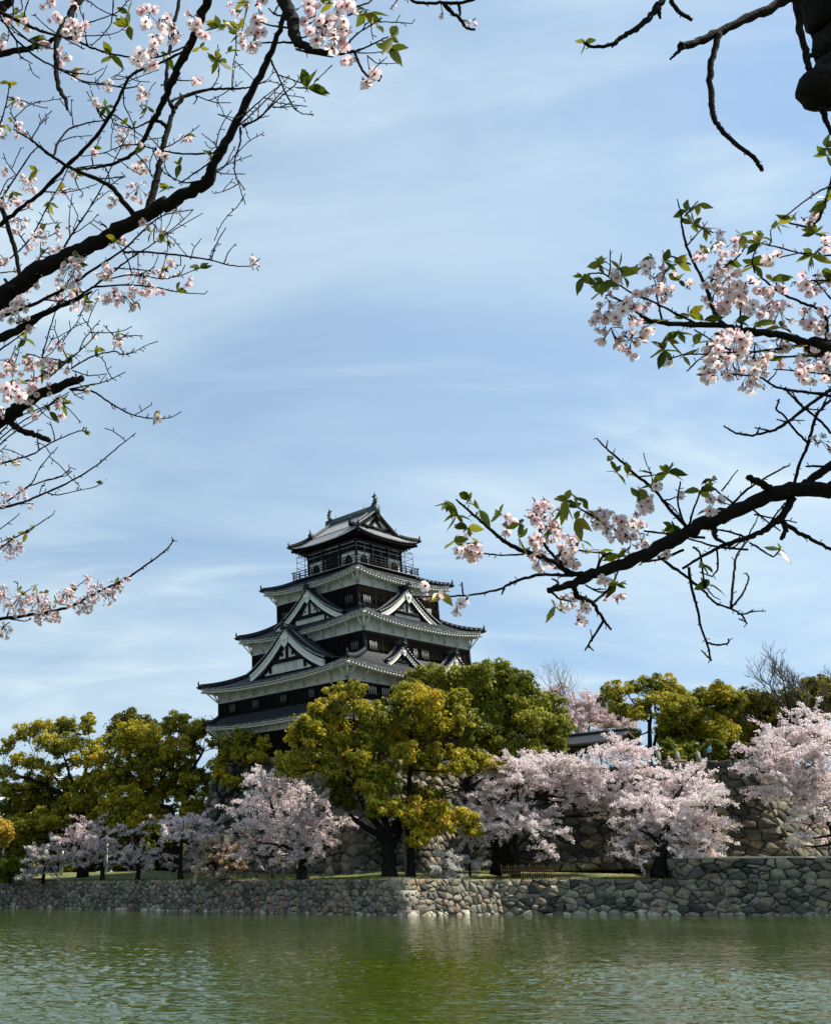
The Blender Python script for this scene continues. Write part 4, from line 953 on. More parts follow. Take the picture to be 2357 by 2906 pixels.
cherry('brightest wide cherry on a black trunk in front of the tall dark wall', zz_(ZR, 852, 1098), 90.4,
       [(pt(ZR, [(852,1098),(860,1000),(880,900),(900,780),(960,660)]), 40, 10, 0, 0), (pt(ZR, [(870,960),(800,880),(740,860)]), 14, 4, 0, -.6), (pt(ZR, [(870,930),(980,860),(1100,830)]), 15, 4, 0, -.4), (pt(ZR, [(890,830),(850,720),(820,640)]), 12, 4, 0, .8)],
       cf(ZR, [(960,600,100,50),(870,650,90,55),(1040,640,80,45),(800,730,110,55),(930,730,120,55),(1070,720,100,55),(1150,700,50,35),(780,830,110,55),(920,820,120,55),(1060,830,110,55),(1150,820,80,35),(1190,840,45,25),(740,900,90,45),(860,900,100,45),(1000,920,110,55),(1110,920,80,45),(720,1010,70,35),(1000,1000,80,35),(1090,1000,70,35),(1060,555,25,30),(1120,640,30,25),(960,1030,50,20)]), seed=28, dens=.78, hue=.08, spread=.9)
cherry('cherry overhanging the terrace wall at the right edge, trunk out of view', zz_(ZR, 1800, 1060), 87.6,
       [(pt(ZR, [(1800,1060),(1760,880),(1690,740),(1640,600),(1560,480)]), 30, 8, 0, 0), (pt(ZR, [(1690,740),(1560,640),(1440,560)]), 10, 3, 0, -.5), (pt(ZR, [(1640,600),(1660,450),(1640,340)]), 9, 3, 0, .5), (pt(ZR, [(1740,840),(1660,820),(1590,870)]), 8, 2, 0, -.5)],
       cf(ZR, [(1400,400,60,35),(1480,390,90,55),(1580,370,100,55),(1680,370,90,55),(1440,490,110,55),(1560,480,110,65),(1680,480,100,65),(1350,560,80,45),(1460,600,110,55),(1580,600,110,65),(1700,600,90,65),(1480,680,100,45),(1600,700,100,55),(1700,720,80,55),(1650,790,90,45),(1590,820,60,25),(1700,840,60,45),(1580,900,45,25),(1570,940,28,18),(1720,920,40,35),(1310,450,40,18),(1640,280,60,50)]), seed=29, dens=.72, hue=-.03, spread=.9)
cherry('distant muted pink cherry rising behind the roofed gate', zz_(ZR, 480, 560), 122.0, [(pt(ZR, [(480,560),(485,400),(500,250)]), 12, 4, 0, 0)],
       cf(ZR, [(420,235,70,40),(500,230,80,50),(570,260,70,45),(480,300,100,45),(600,315,100,35),(400,300,70,45),(660,320,60,35),(520,185,45,28),(420,350,70,40)]), seed=30, dens=.9, hue=-.2, zbase=9.7)
cherry('faint pinkish twiggy cherry seen far off above the green camphor', zz_(ZR, 300, 520), 130.0, [(pt(ZR, [(300,520),(300,300),(300,160)]), 8, 3, 0, 0)],
       cf(ZR, [(300,145,50,20),(270,170,40,20),(330,165,40,20)]), seed=31, dens=.5, hue=-.25, zbase=9.7)
cherry('slim white-blossomed sapling tied to a leaning pole above the moat wall', zz_(ZC, 1190, 1286), 90.6, [(pt(ZC, [(1190,1286),(1200,1200),(1215,1130)]), 4, 2, 0, -.2)],
       cf(ZC, [(1230,1150,60,25),(1210,1240,60,35),(1310,1285,40,20),(1250,1200,50,30),(1180,1270,40,25)]), m=M_PALEBLOSSOM, seed=32, dens=.22, hue=.1, leaf=.05)
cherry('small white-flecked cherry sapling on the lawn left of the bamboo fence', (1300 + 112 * .288, 2300 + 660 * .288), 92.0, [([(1332, 2490), (1332, 2455), (1335, 2430)], 7, 3, 0, 0)],
       [(1328, 2437, 26, 12), (1362, 2455, 18, 8), (1345, 2445, 20, 10)], m=M_PALEBLOSSOM, seed=33, dens=.3, leaf=.05)
# --- right-hand camphors on the terrace
Le = [(640,150,70,45),(610,190,60,45),(700,130,40,28),(790,130,80,45),(880,120,80,45),(940,170,70,45),(870,190,80,35),(750,230,60,35),(680,260,60,35),(740,265,50,35),(720,370,50,35),(900,235,60,35),(640,240,50,30)]
tree('camphor_tree', 'airy camphor with a visible forked trunk behind the roofed gate', 'tree', zz_(ZR, 782, 470), 112.0,
     [(pt(ZR, [(782,470),(800,340),(812,260),(782,180)]), 14, 5, 0, 0), (pt(ZR, [(825,430),(850,320),(825,220),(870,160)]), 9, 3, 0, .6), (pt(ZR, [(802,310),(740,240),(690,160)]), 8, 3, 0, -.6)],
     cf(ZR, Le), M_CAMPHOR, seed=13, group=CAM, spread=.8, hue=-.08, zbase=9.7, dens=.8)
Lf = [(960,240,90,60),(1000,200,80,50),(950,340,80,80),(900,400,70,60),(1040,300,90,70),(1100,180,80,50),(1170,160,80,45),(1130,250,90,70),(1060,400,90,70),(960,440,80,50),(1150,350,90,70),(1210,200,70,60),(880,300,50,40)]
tree('camphor_tree', 'broad golden camphor in the middle of the terrace above the blue-shirted person', 'tree', zz_(ZR, 1050, 500), 110.0,
     [(pt(ZR, [(1050,500),(1060,380),(1080,260)]), 18, 7, 0, 0), (pt(ZR, [(1060,390),(980,300),(940,260)]), 8, 3)], cf(ZR, Lf), M_CAMPHOR, seed=14, group=CAM, spread=1.1, hue=-.12, zbase=9.7)
Lh = [(1280,230,90,70),(1350,190,80,60),(1250,330,100,70),(1380,300,100,70),(1300,420,100,50),(1450,250,90,70),(1530,200,90,60),(1620,180,90,50),(1560,300,90,60),(1680,240,80,60),(1640,115,60,35),(1700,110,50,35),(1420,390,90,60),(1740,180,60,60),(1200,430,70,50)]
tree('camphor_tree', 'olive camphor at the right end of the terrace behind the bare trees', 'tree', zz_(ZR, 1400, 500), 113.0,
     [(pt(ZR, [(1400,500),(1390,380),(1370,260)]), 18, 7, 0, 0), (pt(ZR, [(1390,390),(1500,280),(1600,220)]), 9, 3)], cf(ZR, Lh), M_OLIVE, seed=15, group=CAM, spread=1.2, hue=.1, zbase=9.7)
# --- leafless trees
M_TWIG = mat('grey_twigs', color=(.075, .06, .05), rough=.9)
def bare(label, base, Y, top, width, seed, zb=9.7, w=13):
    rg = np.random.default_rng(seed); bp = at(*base, Y); bp[2] = zb; tp_ = at(*top, Y); k = ppm(*base, Y)
    root = thing('bare_tree', label, 'tree', bp, 0, 'leafless trees on the terrace'); mb, tw = MB(), MB(); Ht = tp_[2] - zb
    def grow(p, d, L, r, lev):
        n = 5; P = [p]
        for i in range(n):
            d = unit(d + rg.normal(0, .13, 3) + [0, 0, .05]); P.append(P[-1] + d * L / n)
        (mb if lev < 2 else tw).tube(np.array(P), np.linspace(r, r * .62, n + 1), 6 if lev < 2 else 4, .5, cap=False)
        if lev >= 5: return
        for i in range(3 if lev < 4 else 4):
            j = rg.integers(2, n + 1) if i else n
            a = unit(d * .9 + unit(rg.normal(0, 1, 3)) * [width, .8, .55] + [0, 0, .22]); grow(P[j], a, L * rg.uniform(.55, .8), r * .60, lev + 1)
    lean = unit(np.array([tp_[0] - bp[0], 0, Ht])); grow(bp, lean, Ht * .46, w * k / 2, 0)
    mb.build('trunk', M_BARK, root, bp, smooth=True); tw.build('twigs', M_TWIG, root, bp); return root
bare('leafless tree with a fan of fine twigs left of the other bare one', zz_(ZR, 1500, 440), 105.0, zz_(ZR, 1400, 60), .9, 3)
bare('leafless tree at the right edge, its twigs reaching above the olive camphor', zz_(ZR, 1620, 440), 104.0, zz_(ZR, 1690, 30), .8, 5)
bare('small leafless tree in the distance between the green camphor and the pink cherry', zz_(ZR, 470, 520), 126.0, zz_(ZR, 440, 80), .6, 8, w=7)

# --- greenery that closes the gaps behind the left bank and along the terrace
for i, (x, yy_, w_, lab) in enumerate(((90, 700, 150, 'dark evergreen behind the bush, leftmost of the far evergreens'), (330, 720, 150, 'dark evergreen behind the open left camphor trunk'), (560, 690, 140, 'dark evergreen behind the rose-pink cherry'), (800, 700, 150, 'dark evergreen behind the sparse forking cherry'), (1020, 720, 140, 'dark evergreen behind the dark-trunked camphor'), (1200, 760, 120, 'dark evergreen behind the flat-topped pink cherry'))):
    tree('evergreen_tree', lab, 'tree', zz_(ZL, x, 1100), 142.0 + 2.5 * (i % 3), [(pt(ZL, [(x,1100),(x + 5,900),(x,780)]), 16, 7, 0, 0)],
         cf(ZL, [(x, yy_ + 40, w_ * .55, 60), (x - w_ * .45, yy_ + 110, w_ * .5, 60), (x + w_ * .45, yy_ + 110, w_ * .5, 60), (x, yy_ + 150, w_ * .6, 60), (x - w_ * .4, yy_ + 230, w_ * .5, 60), (x + w_ * .4, yy_ + 230, w_ * .5, 60), (x, yy_ + 290, w_ * .6, 50), (x - w_ * .5, yy_ + 330, w_ * .5, 40), (x + w_ * .5, yy_ + 340, w_ * .5, 40)]),
         M_OLIVE, seed=60 + i, group='evergreens behind the left bank', spread=.8, leaf=.26, zbase=1.5, hue=-.1)
for i, (x, y, r, lab) in enumerate(((905, 470, 60, 'green bush on the terrace beside the stone posts'), (1000, 480, 70, 'green bush on the terrace behind the stone posts'), (1130, 465, 80, 'tall green bush on the terrace behind the person in blue'), (1260, 470, 70, 'olive bush on the terrace right of the person in blue'), (1390, 450, 80, 'olive bush on the terrace under the bare trees'), (1530, 430, 90, 'olive bush on the terrace behind the right-edge cherry'), (1680, 420, 90, 'olive bush at the far right of the terrace'))):
    tree('evergreen_bush', lab, 'bush', zz_(ZR, x, 500), 106.0, [(pt(ZR, [(x, 500), (x, 460)]), 5, 3, 0, 0)], cf(ZR, [(x, y, r, 40), (x - r * .6, y + 20, r * .6, 30), (x + r * .6, y + 15, r * .6, 35), (x, y - 35, r * .6, 30)]), M_OLIVE if i > 2 else M_GREENER, seed=80 + i, group='bushes along the terrace', spread=.4, leaf=.2, zbase=9.7, hue=-.12)

# --- grass blades along the lip of the moat wall
gr_ = np.random.default_rng(91); gm = MB(); px_ = []
for i, n_ in ((0, 5200), (1, 1500), (2, 2300)):
    f = gr_.random(n_) * (.45 if i == 0 else 1); f = 1 - f if i == 0 else f
    p = Pm[i][None] + (Pm[i + 1] - Pm[i])[None] * f[:, None] + inw(i + (i > 0)); off = gr_.random(n_) ** 1.5 * 3.0; px_.append(np.stack([p[:, 0], p[:, 1] + .05 + off, ZT + off * .03 - .03], 1))
px_ = np.concatenate(px_); cl_ = np.sin(px_[:, 0] * 1.7) + np.sin(px_[:, 0] * .6 + 1) + gr_.normal(0, .7, len(px_)); px_ = px_[cl_ > -.3]
n_ = len(px_); w_ = gr_.normal(0, .05, (n_, 3)) * [1, 1, 0]; hgt = gr_.uniform(.05, .22, (n_, 1)); tp2 = px_ + np.concatenate([gr_.normal(0, .06, (n_, 2)), hgt], 1)
gm.add(np.stack([px_ - w_, px_ + w_, tp2], 1).reshape(-1, 3), np.arange(3 * n_).reshape(n_, 3), gr_.random(n_))
tag(gm.build('grass', mat('grass_blades', ramp=[(0, (.06, .085, .012)), (.6, (.13, .14, .02)), (1, (.27, .22, .09))], rough=.7, transl=.3)), 'short tufts of grass along the top of the moat wall', 'grass', kind='stuff')

# --- fallen petals on the lawn
n_ = 5200; f = gr_.random(n_); seg_ = gr_.integers(0, 3, n_); P0 = np.array([Pm[0] * .35 + Pm[1] * .65, Pm[1], Pm[2]])[seg_]; P1 = np.array([Pm[1], Pm[2], Pm[3] * .6 + Pm[2] * .4])[seg_]
pp = P0 + (P1 - P0) * f[:, None]; of = .5 + gr_.random(n_) ** .8 * 7; zf_ = np.interp(of, [0, 2.2, 8], [ZT, .60, 1.05]) + .015
pm_ = MB(); leaves(pm_, np.stack([pp[:, 0], pp[:, 1] + of, zf_], 1), np.tile([0, 0, 3.0], (n_, 1)), .035, np.clip(gr_.normal(.6, .2, n_), 0, 1), gr_)
tag(pm_.build('petals', M_BLOSSOM), 'pale petals scattered over the lawn beneath the cherries', 'petals', kind='stuff')
# ------------------------------------------------------------------ the two cherry trees on the near bank, their boughs reaching into view
class Near:
    def __init__(s, seed): s.rg = np.random.default_rng(seed); s.wood = MB(); s.pts = np.zeros((0, 5)); s.fl = MB(); s.lf = MB()
    def depth(s, px, py, dflt):
        if not len(s.pts): return dflt
        d = (s.pts[:, 0] - px) ** 2 + (s.pts[:, 1] - py) ** 2; j = d.argmin()
        return s.pts[j, 2] if d[j] < 60 ** 2 else dflt
    def br(s, Z, P, w0, w1, d0=None, d1=None, dflt=4.0, ws=None, twigs=0):
        rg = s.rg; P = pt(Z, P); n = len(P)
        if d0 is None: d0 = s.depth(*P[0], dflt)
        if d1 is None: d1 = d0 + rg.uniform(-.22, .22)
        tt = np.linspace(0, n - 1, (n - 1) * 6 + 1); X = np.interp(tt, np.arange(n), [p[0] for p in P]); Y_ = np.interp(tt, np.arange(n), [p[1] for p in P])
        for _ in range(3):
            X[1:-1] = (X[:-2] + 2 * X[1:-1] + X[2:]) / 4; Y_[1:-1] = (Y_[:-2] + 2 * Y_[1:-1] + Y_[2:]) / 4
        Wd = (np.linspace(w0, w1, len(X)) if ws is None else np.interp(tt, np.arange(n), ws)) * Z[2]
        X[1:-1] += rg.normal(0, 1, len(X) - 2) * np.clip(Wd[1:-1] * .10, .5, 3); Y_[1:-1] += rg.normal(0, 1, len(X) - 2) * np.clip(Wd[1:-1] * .10, .5, 3)
        D = np.linspace(d0, d1, len(X))
        Q = np.array([at(x, y, d) for x, y, d in zip(X, Y_, D)]); k = np.array([ppm(x, y, d) for x, y, d in zip(X, Y_, D)])
        R = np.maximum(Wd, 2.6) * k / 2
        R = R * (1 + .12 * (rg.random(len(R)) < .25) * (Wd < 40))          # bud joints
        s.wood.tube(Q, R, 10 if w0 > 40 else 6, .5, knob=.07, rng=rg)
        s.pts = np.vstack([s.pts, np.stack([X, Y_, D, Wd, np.arange(len(X))], 1)])
        # short spurs with buds
        ln = np.hypot(np.diff(X), np.diff(Y_)).sum()
        for _ in range(int(ln / 34) + twigs):
            j = rg.integers(1, len(X)); dx, dy = X[j] - X[j - 1], Y_[j] - Y_[j - 1]; a = math.atan2(dy, dx) + rg.choice([-1, 1]) * rg.uniform(.5, 1.3); L = rg.uniform(5, 16)
            p0, p1 = at(X[j], Y_[j], D[j]), at(X[j] + cos(a) * L, Y_[j] + sin(a) * L, D[j] + rg.uniform(-.02, .02))
            s.wood.tube([p0, (p0 + p1) / 2, p1 - (p1 - p0) * .15, p1], np.array([1.3, 1.1, 1.6, .5]) * k[j], 5, .5)
        return s
    def twiglet(s, n, x0, x1, y0, y1, wmax=14, Lr=(40, 130)):
        rg = s.rg; sel = s.pts[(s.pts[:, 0] > x0) & (s.pts[:, 0] < x1) & (s.pts[:, 1] > y0) & (s.pts[:, 1] < y1) & (s.pts[:, 3] < wmax) & (s.pts[:, 4] > 2)]
        for _ in range(n):
            if not len(sel): return
            p = sel[rg.integers(len(sel))]; a = rg.uniform(-2.6, .6); L = rg.uniform(*Lr); P = [(p[0], p[1])]
            for q in range(3): a += rg.normal(0, .25); P.append((P[-1][0] + cos(a) * L / 3, P[-1][1] + sin(a) * L / 3))
            s.br((0, 0, 1), P, min(p[3], 5), 2.4, p[2], p[2] + rg.uniform(-.12, .12))
    def flowers(s, Z, L, dflt=4.0, dia=.044):
        for e in L:
            x, y, r, n = e[:4]; px, py = Z[0] + x * Z[2], Z[1] + y * Z[2]; d = e[4] if len(e) > 4 else s.depth(px, py, dflt)
            for q in range(max(1, int(round(n * (1.3 if s is A else 1.2))))):
                a = s.rg.uniform(0, 2 * pi); rr = r * Z[2] * math.sqrt(s.rg.random()) * .95
                s.flower(at(px + cos(a) * rr, py + sin(a) * rr, d + s.rg.uniform(-.06, .05)), dia, at(px, py - r * Z[2] * .5, d))
            for q in range(max(1, int(n * .55))):
                a = s.rg.uniform(0, 2 * pi); rr = r * Z[2] * math.sqrt(s.rg.random()) * 1.1; c = at(px + cos(a) * rr, py + sin(a) * rr, d + s.rg.uniform(-.06, .06)); root = at(px, py - r * Z[2] * .5, d)
                e = unit(root - c); L = min(np.linalg.norm(root - c), .05)
                if s.rg.random() < .45: s.fl.tube([c - e * .012, c - e * .006, c, c + e * .006], [.0008, .0045, .005, .002], 6, s.rg.uniform(0, .2))
                else:
                    for _ in range(6):
                        f = unit(s.rg.normal(0, 1, 3) - e * .8); s.fl.add([c + f * .011, c + np.cross(f, e) * .0016, c - np.cross(f, e) * .0016], [(0, 1, 2)], s.rg.choice([.87, .91]))
                s.fl.tube([c, c + e * .008], [.002, .0016], 5, .92); s.fl.tube([c + e * .006, c + e * L], .0009, 4, .95)
    def scatter(s, n, x0, x1, y0, y1):
        rg = s.rg; sel = s.pts[(s.pts[:, 0] > x0) & (s.pts[:, 0] < x1) & (s.pts[:, 1] > y0) & (s.pts[:, 1] < y1) & (s.pts[:, 3] < 9)]
        for _ in range(n):
            p = sel[rg.integers(len(sel))]; s.flowers((0, 0, 1), [(p[0], p[1] + 8, 14, rg.integers(1, 4), p[2])])
            if rg.random() < .6: s.leafs((0, 0, 1), [(p[0] + rg.uniform(-9, 9), p[1] - 3, rg.integers(1, 3), p[2])], ln=.05)
    def flower(s, c, dia, root):
        rg = s.rg; R = dia / 2 * rg.uniform(.7, 1.2)
        nrm = unit(c - root + rg.normal(0, .02, 3) + np.array([0, -.016, -.006])); A = unit(np.cross(nrm, rg.normal(0, 1, 3))); B = np.cross(nrm, A)
        cup = rg.uniform(.2, 1.15); ph = rg.uniform(0, 6.28); t0 = rg.uniform(0, .75)
        for k in range(5):
            a = ph + k * 2 * pi / 5; e = A * cos(a) + B * sin(a); f = -A * sin(a) + B * cos(a); c_ = cup + rg.uniform(-.12, .12)
            def q(r, w): return c + e * R * r * (1 - .28 * c_) + f * R * w + nrm * R * (c_ * r * r * .9)
            V = [q(.06, 0), q(.48, -.30), q(.88, -.31), q(.94, 0), q(.88, .31), q(.48, .30), q(.5, 0) - nrm * R * .06]
            if rg.random() < .5: V[3] = q(.86, 0)
            s.fl.add(V, [(0, 1, 6, 6), (1, 2, 3, 6), (3, 4, 5, 6), (5, 0, 6, 6)][1:3], t0 + rg.uniform(-.1, .05)); s.fl.add(V, [(0, 1, 6), (5, 0, 6)], max(0, t0 - .35))
        s.fl.add([c + (A * cos(a) + B * sin(a)) * R * .17 + nrm * R * .10 for a in np.arange(6) * 1.047] , [[0, 1, 2, 3, 4, 5]], .87)
        for _ in range(5):
            a = rg.uniform(0, 6.28); p = c + (A * cos(a) + B * sin(a)) * R * .30 + nrm * R * .38
            s.fl.add([c + nrm * R * .1, p + A * R * .035, p - A * R * .035], [(0, 1, 2)], .88)
        back = c - nrm * R * .55
        s.fl.tube([c + nrm * R * .02, back], [R * .17, R * .10], 5, .92)
        st = back + unit(root - back) * min(np.linalg.norm(root - back), dia * 1.7)
        s.fl.tube([back, (back + st) / 2 + rg.normal(0, .002, 3), st], [R * .055] * 3, 4, .97)
    def leafs(s, Z, L, dflt=4.0, ln=.060):
        rg = s.rg
        for e in L:
            x, y, n = e[:3]; px, py = Z[0] + x * Z[2], Z[1] + y * Z[2]; d = e[3] if len(e) > 3 else s.depth(px, py, dflt); c = at(px, py, d)
            for _ in range(int(round(n * 1.5))):
                dr = unit(np.array([rg.normal(0, .8), rg.normal(0, .5), rg.normal(.15, .65)])); Ln = ln * rg.uniform(.55, 1.15)
                sd = unit(np.cross(dr, rg.normal(0, 1, 3))); up = np.cross(sd, dr); tw = rg.uniform(.1, .5); tn = np.clip(rg.normal(.55, .3), 0, .96)
                pr = [(0, .0), (.18, .15), (.42, .235), (.68, .17), (.88, .06), (1, 0)]; V = []
                for t, w in pr:
                    m_ = c + dr * Ln * t - np.array([0, 0, 1]) * Ln * .25 * t * t * rg.uniform(.7, 1.2)
                    V += [m_ - sd * w * Ln + up * w * Ln * tw, m_, m_ + sd * w * Ln + up * w * Ln * tw]
                s.lf.add(V, [f for i in range(5) for f in ((3 * i, 3 * i + 1, 3 * i + 4, 3 * i + 3), (3 * i + 1, 3 * i + 2, 3 * i + 5, 3 * i + 4))], tn)
                s.lf.tube([c - dr * Ln * .2, c], [.0011, .001], 4, .97)
    def finish(s, label, base):
        root = thing('cherry_tree', label, 'cherry tree', base, 0, 'cherry trees on the near bank')
        s.wood.build('trunk', M_BARKNEAR, root, base, smooth=True); s.fl.build('blossoms', M_PETAL, root, base); s.lf.build('leaves', M_YOUNGLEAF, root, base)
        return root

def trunk_tube(N_, P, R):
    P = np.array(P); m = len(P); tt = np.linspace(0, m - 1, (m - 1) * 7 + 1); Q = np.stack([np.interp(tt, np.arange(m), P[:, c]) for c in range(3)], 1); r = np.interp(tt, np.arange(m), R)
    for _ in range(8): Q[1:-1] = (Q[:-2] + 2 * Q[1:-1] + Q[2:]) / 4; r[1:-1] = (r[:-2] + 2 * r[1:-1] + r[2:]) / 4
    r = r * (1 + .05 * np.sin(tt * 5.3) + .04 * np.sin(tt * 11.7)); r[:4] *= [1.35, 1.22, 1.12, 1.05]
    N_.wood.tube(Q, r, 18, .5, knob=.035, rng=N_.rg)
A = Near(11)
bL = np.array([-2.9, 4.6, -1.66])
trunk_tube(A, [bL - [0, 0, .1], bL + [.02, 0, .5], bL + [.05, -.05, 1.6], bL + [-.1, -.1, 2.7], bL + [-.1, -.2, 4.2], bL + [.1, -.3, 5.6], bL + [.5, -.4, 6.9], bL + [1.0, -.6, 7.4]], [.26, .20, .17, .15, .12, .10, .08, .05])
def joinup(P, D, q, r0, r1):      # wood outside the frame that ties a traced bough to the trunk
    p = at(*P, D); A.wood.tube(bez(q, p, .1, A.rg, 7), np.linspace(r0, r1, 7), 8, .5)
A.br(Z1, [(-90,1920),(100,1770),(250,1660),(480,1550),(700,1440),(900,1320),(1100,1220),(1260,1140),(1330,980),(1440,770),(1560,540),(1680,310),(1740,120),(1790,-120)], 0, 0, 4.4, 3.4, ws=[130,122,118,100,105,98,88,78,56,52,46,38,30,26])
joinup(zz_(Z1, -80, 1915), 4.4, bL + [.05, -.05, 1.7], .09, .045)
A.br(Z1, [(1300,-80),(1240,110),(1170,280),(1090,420),(1030,570),(980,680),(930,760),(880,880),(830,940),(700,1010),(560,1035),(450,1045)], 58, 10, 3.2, 4.0)
joinup(zz_(Z1, 1300, -75), 3.2, bL + [.5, -.4, 6.9], .05, .022)
A.br(Z1, [(900,1320),(940,1200),(975,1050),(1010,870),(1035,790),(1060,690),(1120,600),(1200,570),(1300,545),(1450,545),(1540,535)], 48, 10)
A.br(Z1, [(1035,790),(980,745),(930,735)], 26, 20); A.br(Z1, [(1060,660),(1030,600),(1020,520),(1030,400),(1060,200),(1110,-30)], 26, 22)
A.br(Z1, [(830,1330),(760,1240),(690,1150),(600,1100),(450,1045),(330,970),(240,900),(190,860),(110,810),(80,790)], 34, 7)
A.br(Z1, [(-40,1410),(100,1300),(250,1190),(400,1030),(500,940),(600,830),(700,680),(760,540),(810,450),(1000,380),(1160,300)], 28, 15, 4.5, 3.4)
for P, w0, w1 in [([(330,970),(350,880),(420,790),(560,750),(640,740)],16,7), ([(450,770),(440,690),(440,610)],8,5), ([(640,740),(700,700),(800,780),(900,860),(1000,845)],11,5), ([(370,870),(450,840),(570,835)],8,5),
    ([(1330,940),(1150,950),(1000,930),(850,890),(760,890),(650,940),(500,960)],13,5), ([(1250,1110),(1130,1130),(1000,1060),(940,930)],11,5), ([(1290,1000),(1180,1080),(1100,1130)],11,8), ([(1080,1110),(1010,1040),(1020,950)],9,5),
    ([(1490,770),(1600,730),(1700,600),(1760,540)],14,6), ([(1500,710),(1600,620),(1740,510)],11,5), ([(1480,780),(1480,880),(1450,960),(1440,1040),(1470,1130),(1510,1260)],14,5), ([(1470,1130),(1400,1170),(1320,1190)],8,5), ([(1465,1110),(1510,1170)],7,5),
    ([(1300,1080),(1380,1030),(1460,940),(1540,860),(1620,820)],10,5), ([(1310,1060),(1400,1010),(1550,955)],9,5), ([(1320,1050),(1370,1070),(1510,1070)],9,5), ([(1340,920),(1320,880),(1240,820)],9,5), ([(1440,750),(1390,720),(1340,700)],8,5), ([(1350,900),(1290,915),(1260,870)],7,5),
    ([(440,1040),(560,1020),(640,1010),(670,1080)],11,7), ([(670,1080),(680,1150)],9,8), ([(680,1140),(720,1110),(780,1080),(700,1090)],8,4), ([(300,720),(250,760),(190,860)],6,9), ([(250,740),(240,700)],5,4), ([(700,730),(680,790),(745,805)],6,4), ([(760,560),(760,640),(830,780),(830,860)],9,6),
    ([(1060,620),(1100,600),(1125,590)],18,14), ([(1200,575),(1215,610),(1190,640)],9,6), ([(1210,590),(1320,630),(1420,632)],8,5), ([(1300,545),(1350,470),(1340,430)],8,5), ([(1430,540),(1440,440),(1450,370)],7,4), ([(1560,510),(1620,510),(1670,490)],8,4),
    ([(860,730),(900,690),(860,650)],7,4), ([(930,740),(830,790),(770,780),(700,760)],12,6), ([(940,930),(1040,900),(1140,840),(1230,770)],10,5), ([(960,900),(920,1000),(930,1080)],8,5), ([(830,940),(900,1010),(950,1110),(1010,1140)],9,5)]:
    A.br(Z1, P, w0, w1)
A.br(Z1, [(560,-90),(450,60),(370,190),(345,300),(345,420),(360,550),(400,600),(415,675)], 0, 0, 3.1, 2.9, ws=[46,46,46,38,32,30,26,16])
joinup(zz_(Z1, 560, -85), 3.1, bL + [.4, -.4, 6.7], .045, .016)
A.br(Z1, [(-50,340),(150,305),(300,260),(345,225)], 42, 22, 3.2, 3.05); joinup(zz_(Z1, -45, 340), 3.2, bL + [.1, -.2, 3.9], .05, .016)
A.br(Z1, [(-70,110),(30,40),(100,-60)], 66, 56, 2.9, 2.9); joinup(zz_(Z1, -65, 105), 2.9, bL + [.1, -.3, 5.6], .05, .025)
for P, w0, w1 in [([(0,75),(100,120),(250,190),(340,215)],24,16), ([(340,215),(450,240),(560,290),(640,320),(830,360),(980,350),(1080,310),(1150,280)],15,11), ([(0,95),(100,250),(250,370),(400,440),(500,500),(650,515),(770,540)],14,7), ([(100,250),(120,350),(200,390)],10,6), ([(180,390),(200,450),(245,480)],7,5),
    ([(10,80),(80,170),(190,260),(330,300)],12,8), ([(0,120),(140,230),(250,300)],9,5), ([(700,-20),(690,140),(620,230),(560,280)],10,6), ([(480,-20),(540,0),(620,60),(720,100)],9,6), ([(400,210),(480,160),(600,120),(720,80),(790,0)],11,6), ([(420,225),(520,220),(700,210),(800,150)],9,5), ([(460,-20),(500,80),(530,150)],9,6), ([(340,200),(260,140),(210,85)],8,5), ([(345,410),(430,440),(470,435)],8,5), ([(130,-10),(140,60),(70,90),(10,75)],8,8), ([(580,510),(630,460),(660,400)],8,4), ([(620,515),(700,470),(760,430)],7,4), ([(-10,330),(60,230),(20,200)],8,5), ([(500,500),(560,520),(660,520),(760,540)],8,5), ([(520,300),(440,260),(380,225)],8,7)]:
    A.br(Z1, P, w0, w1, dflt=3.1)
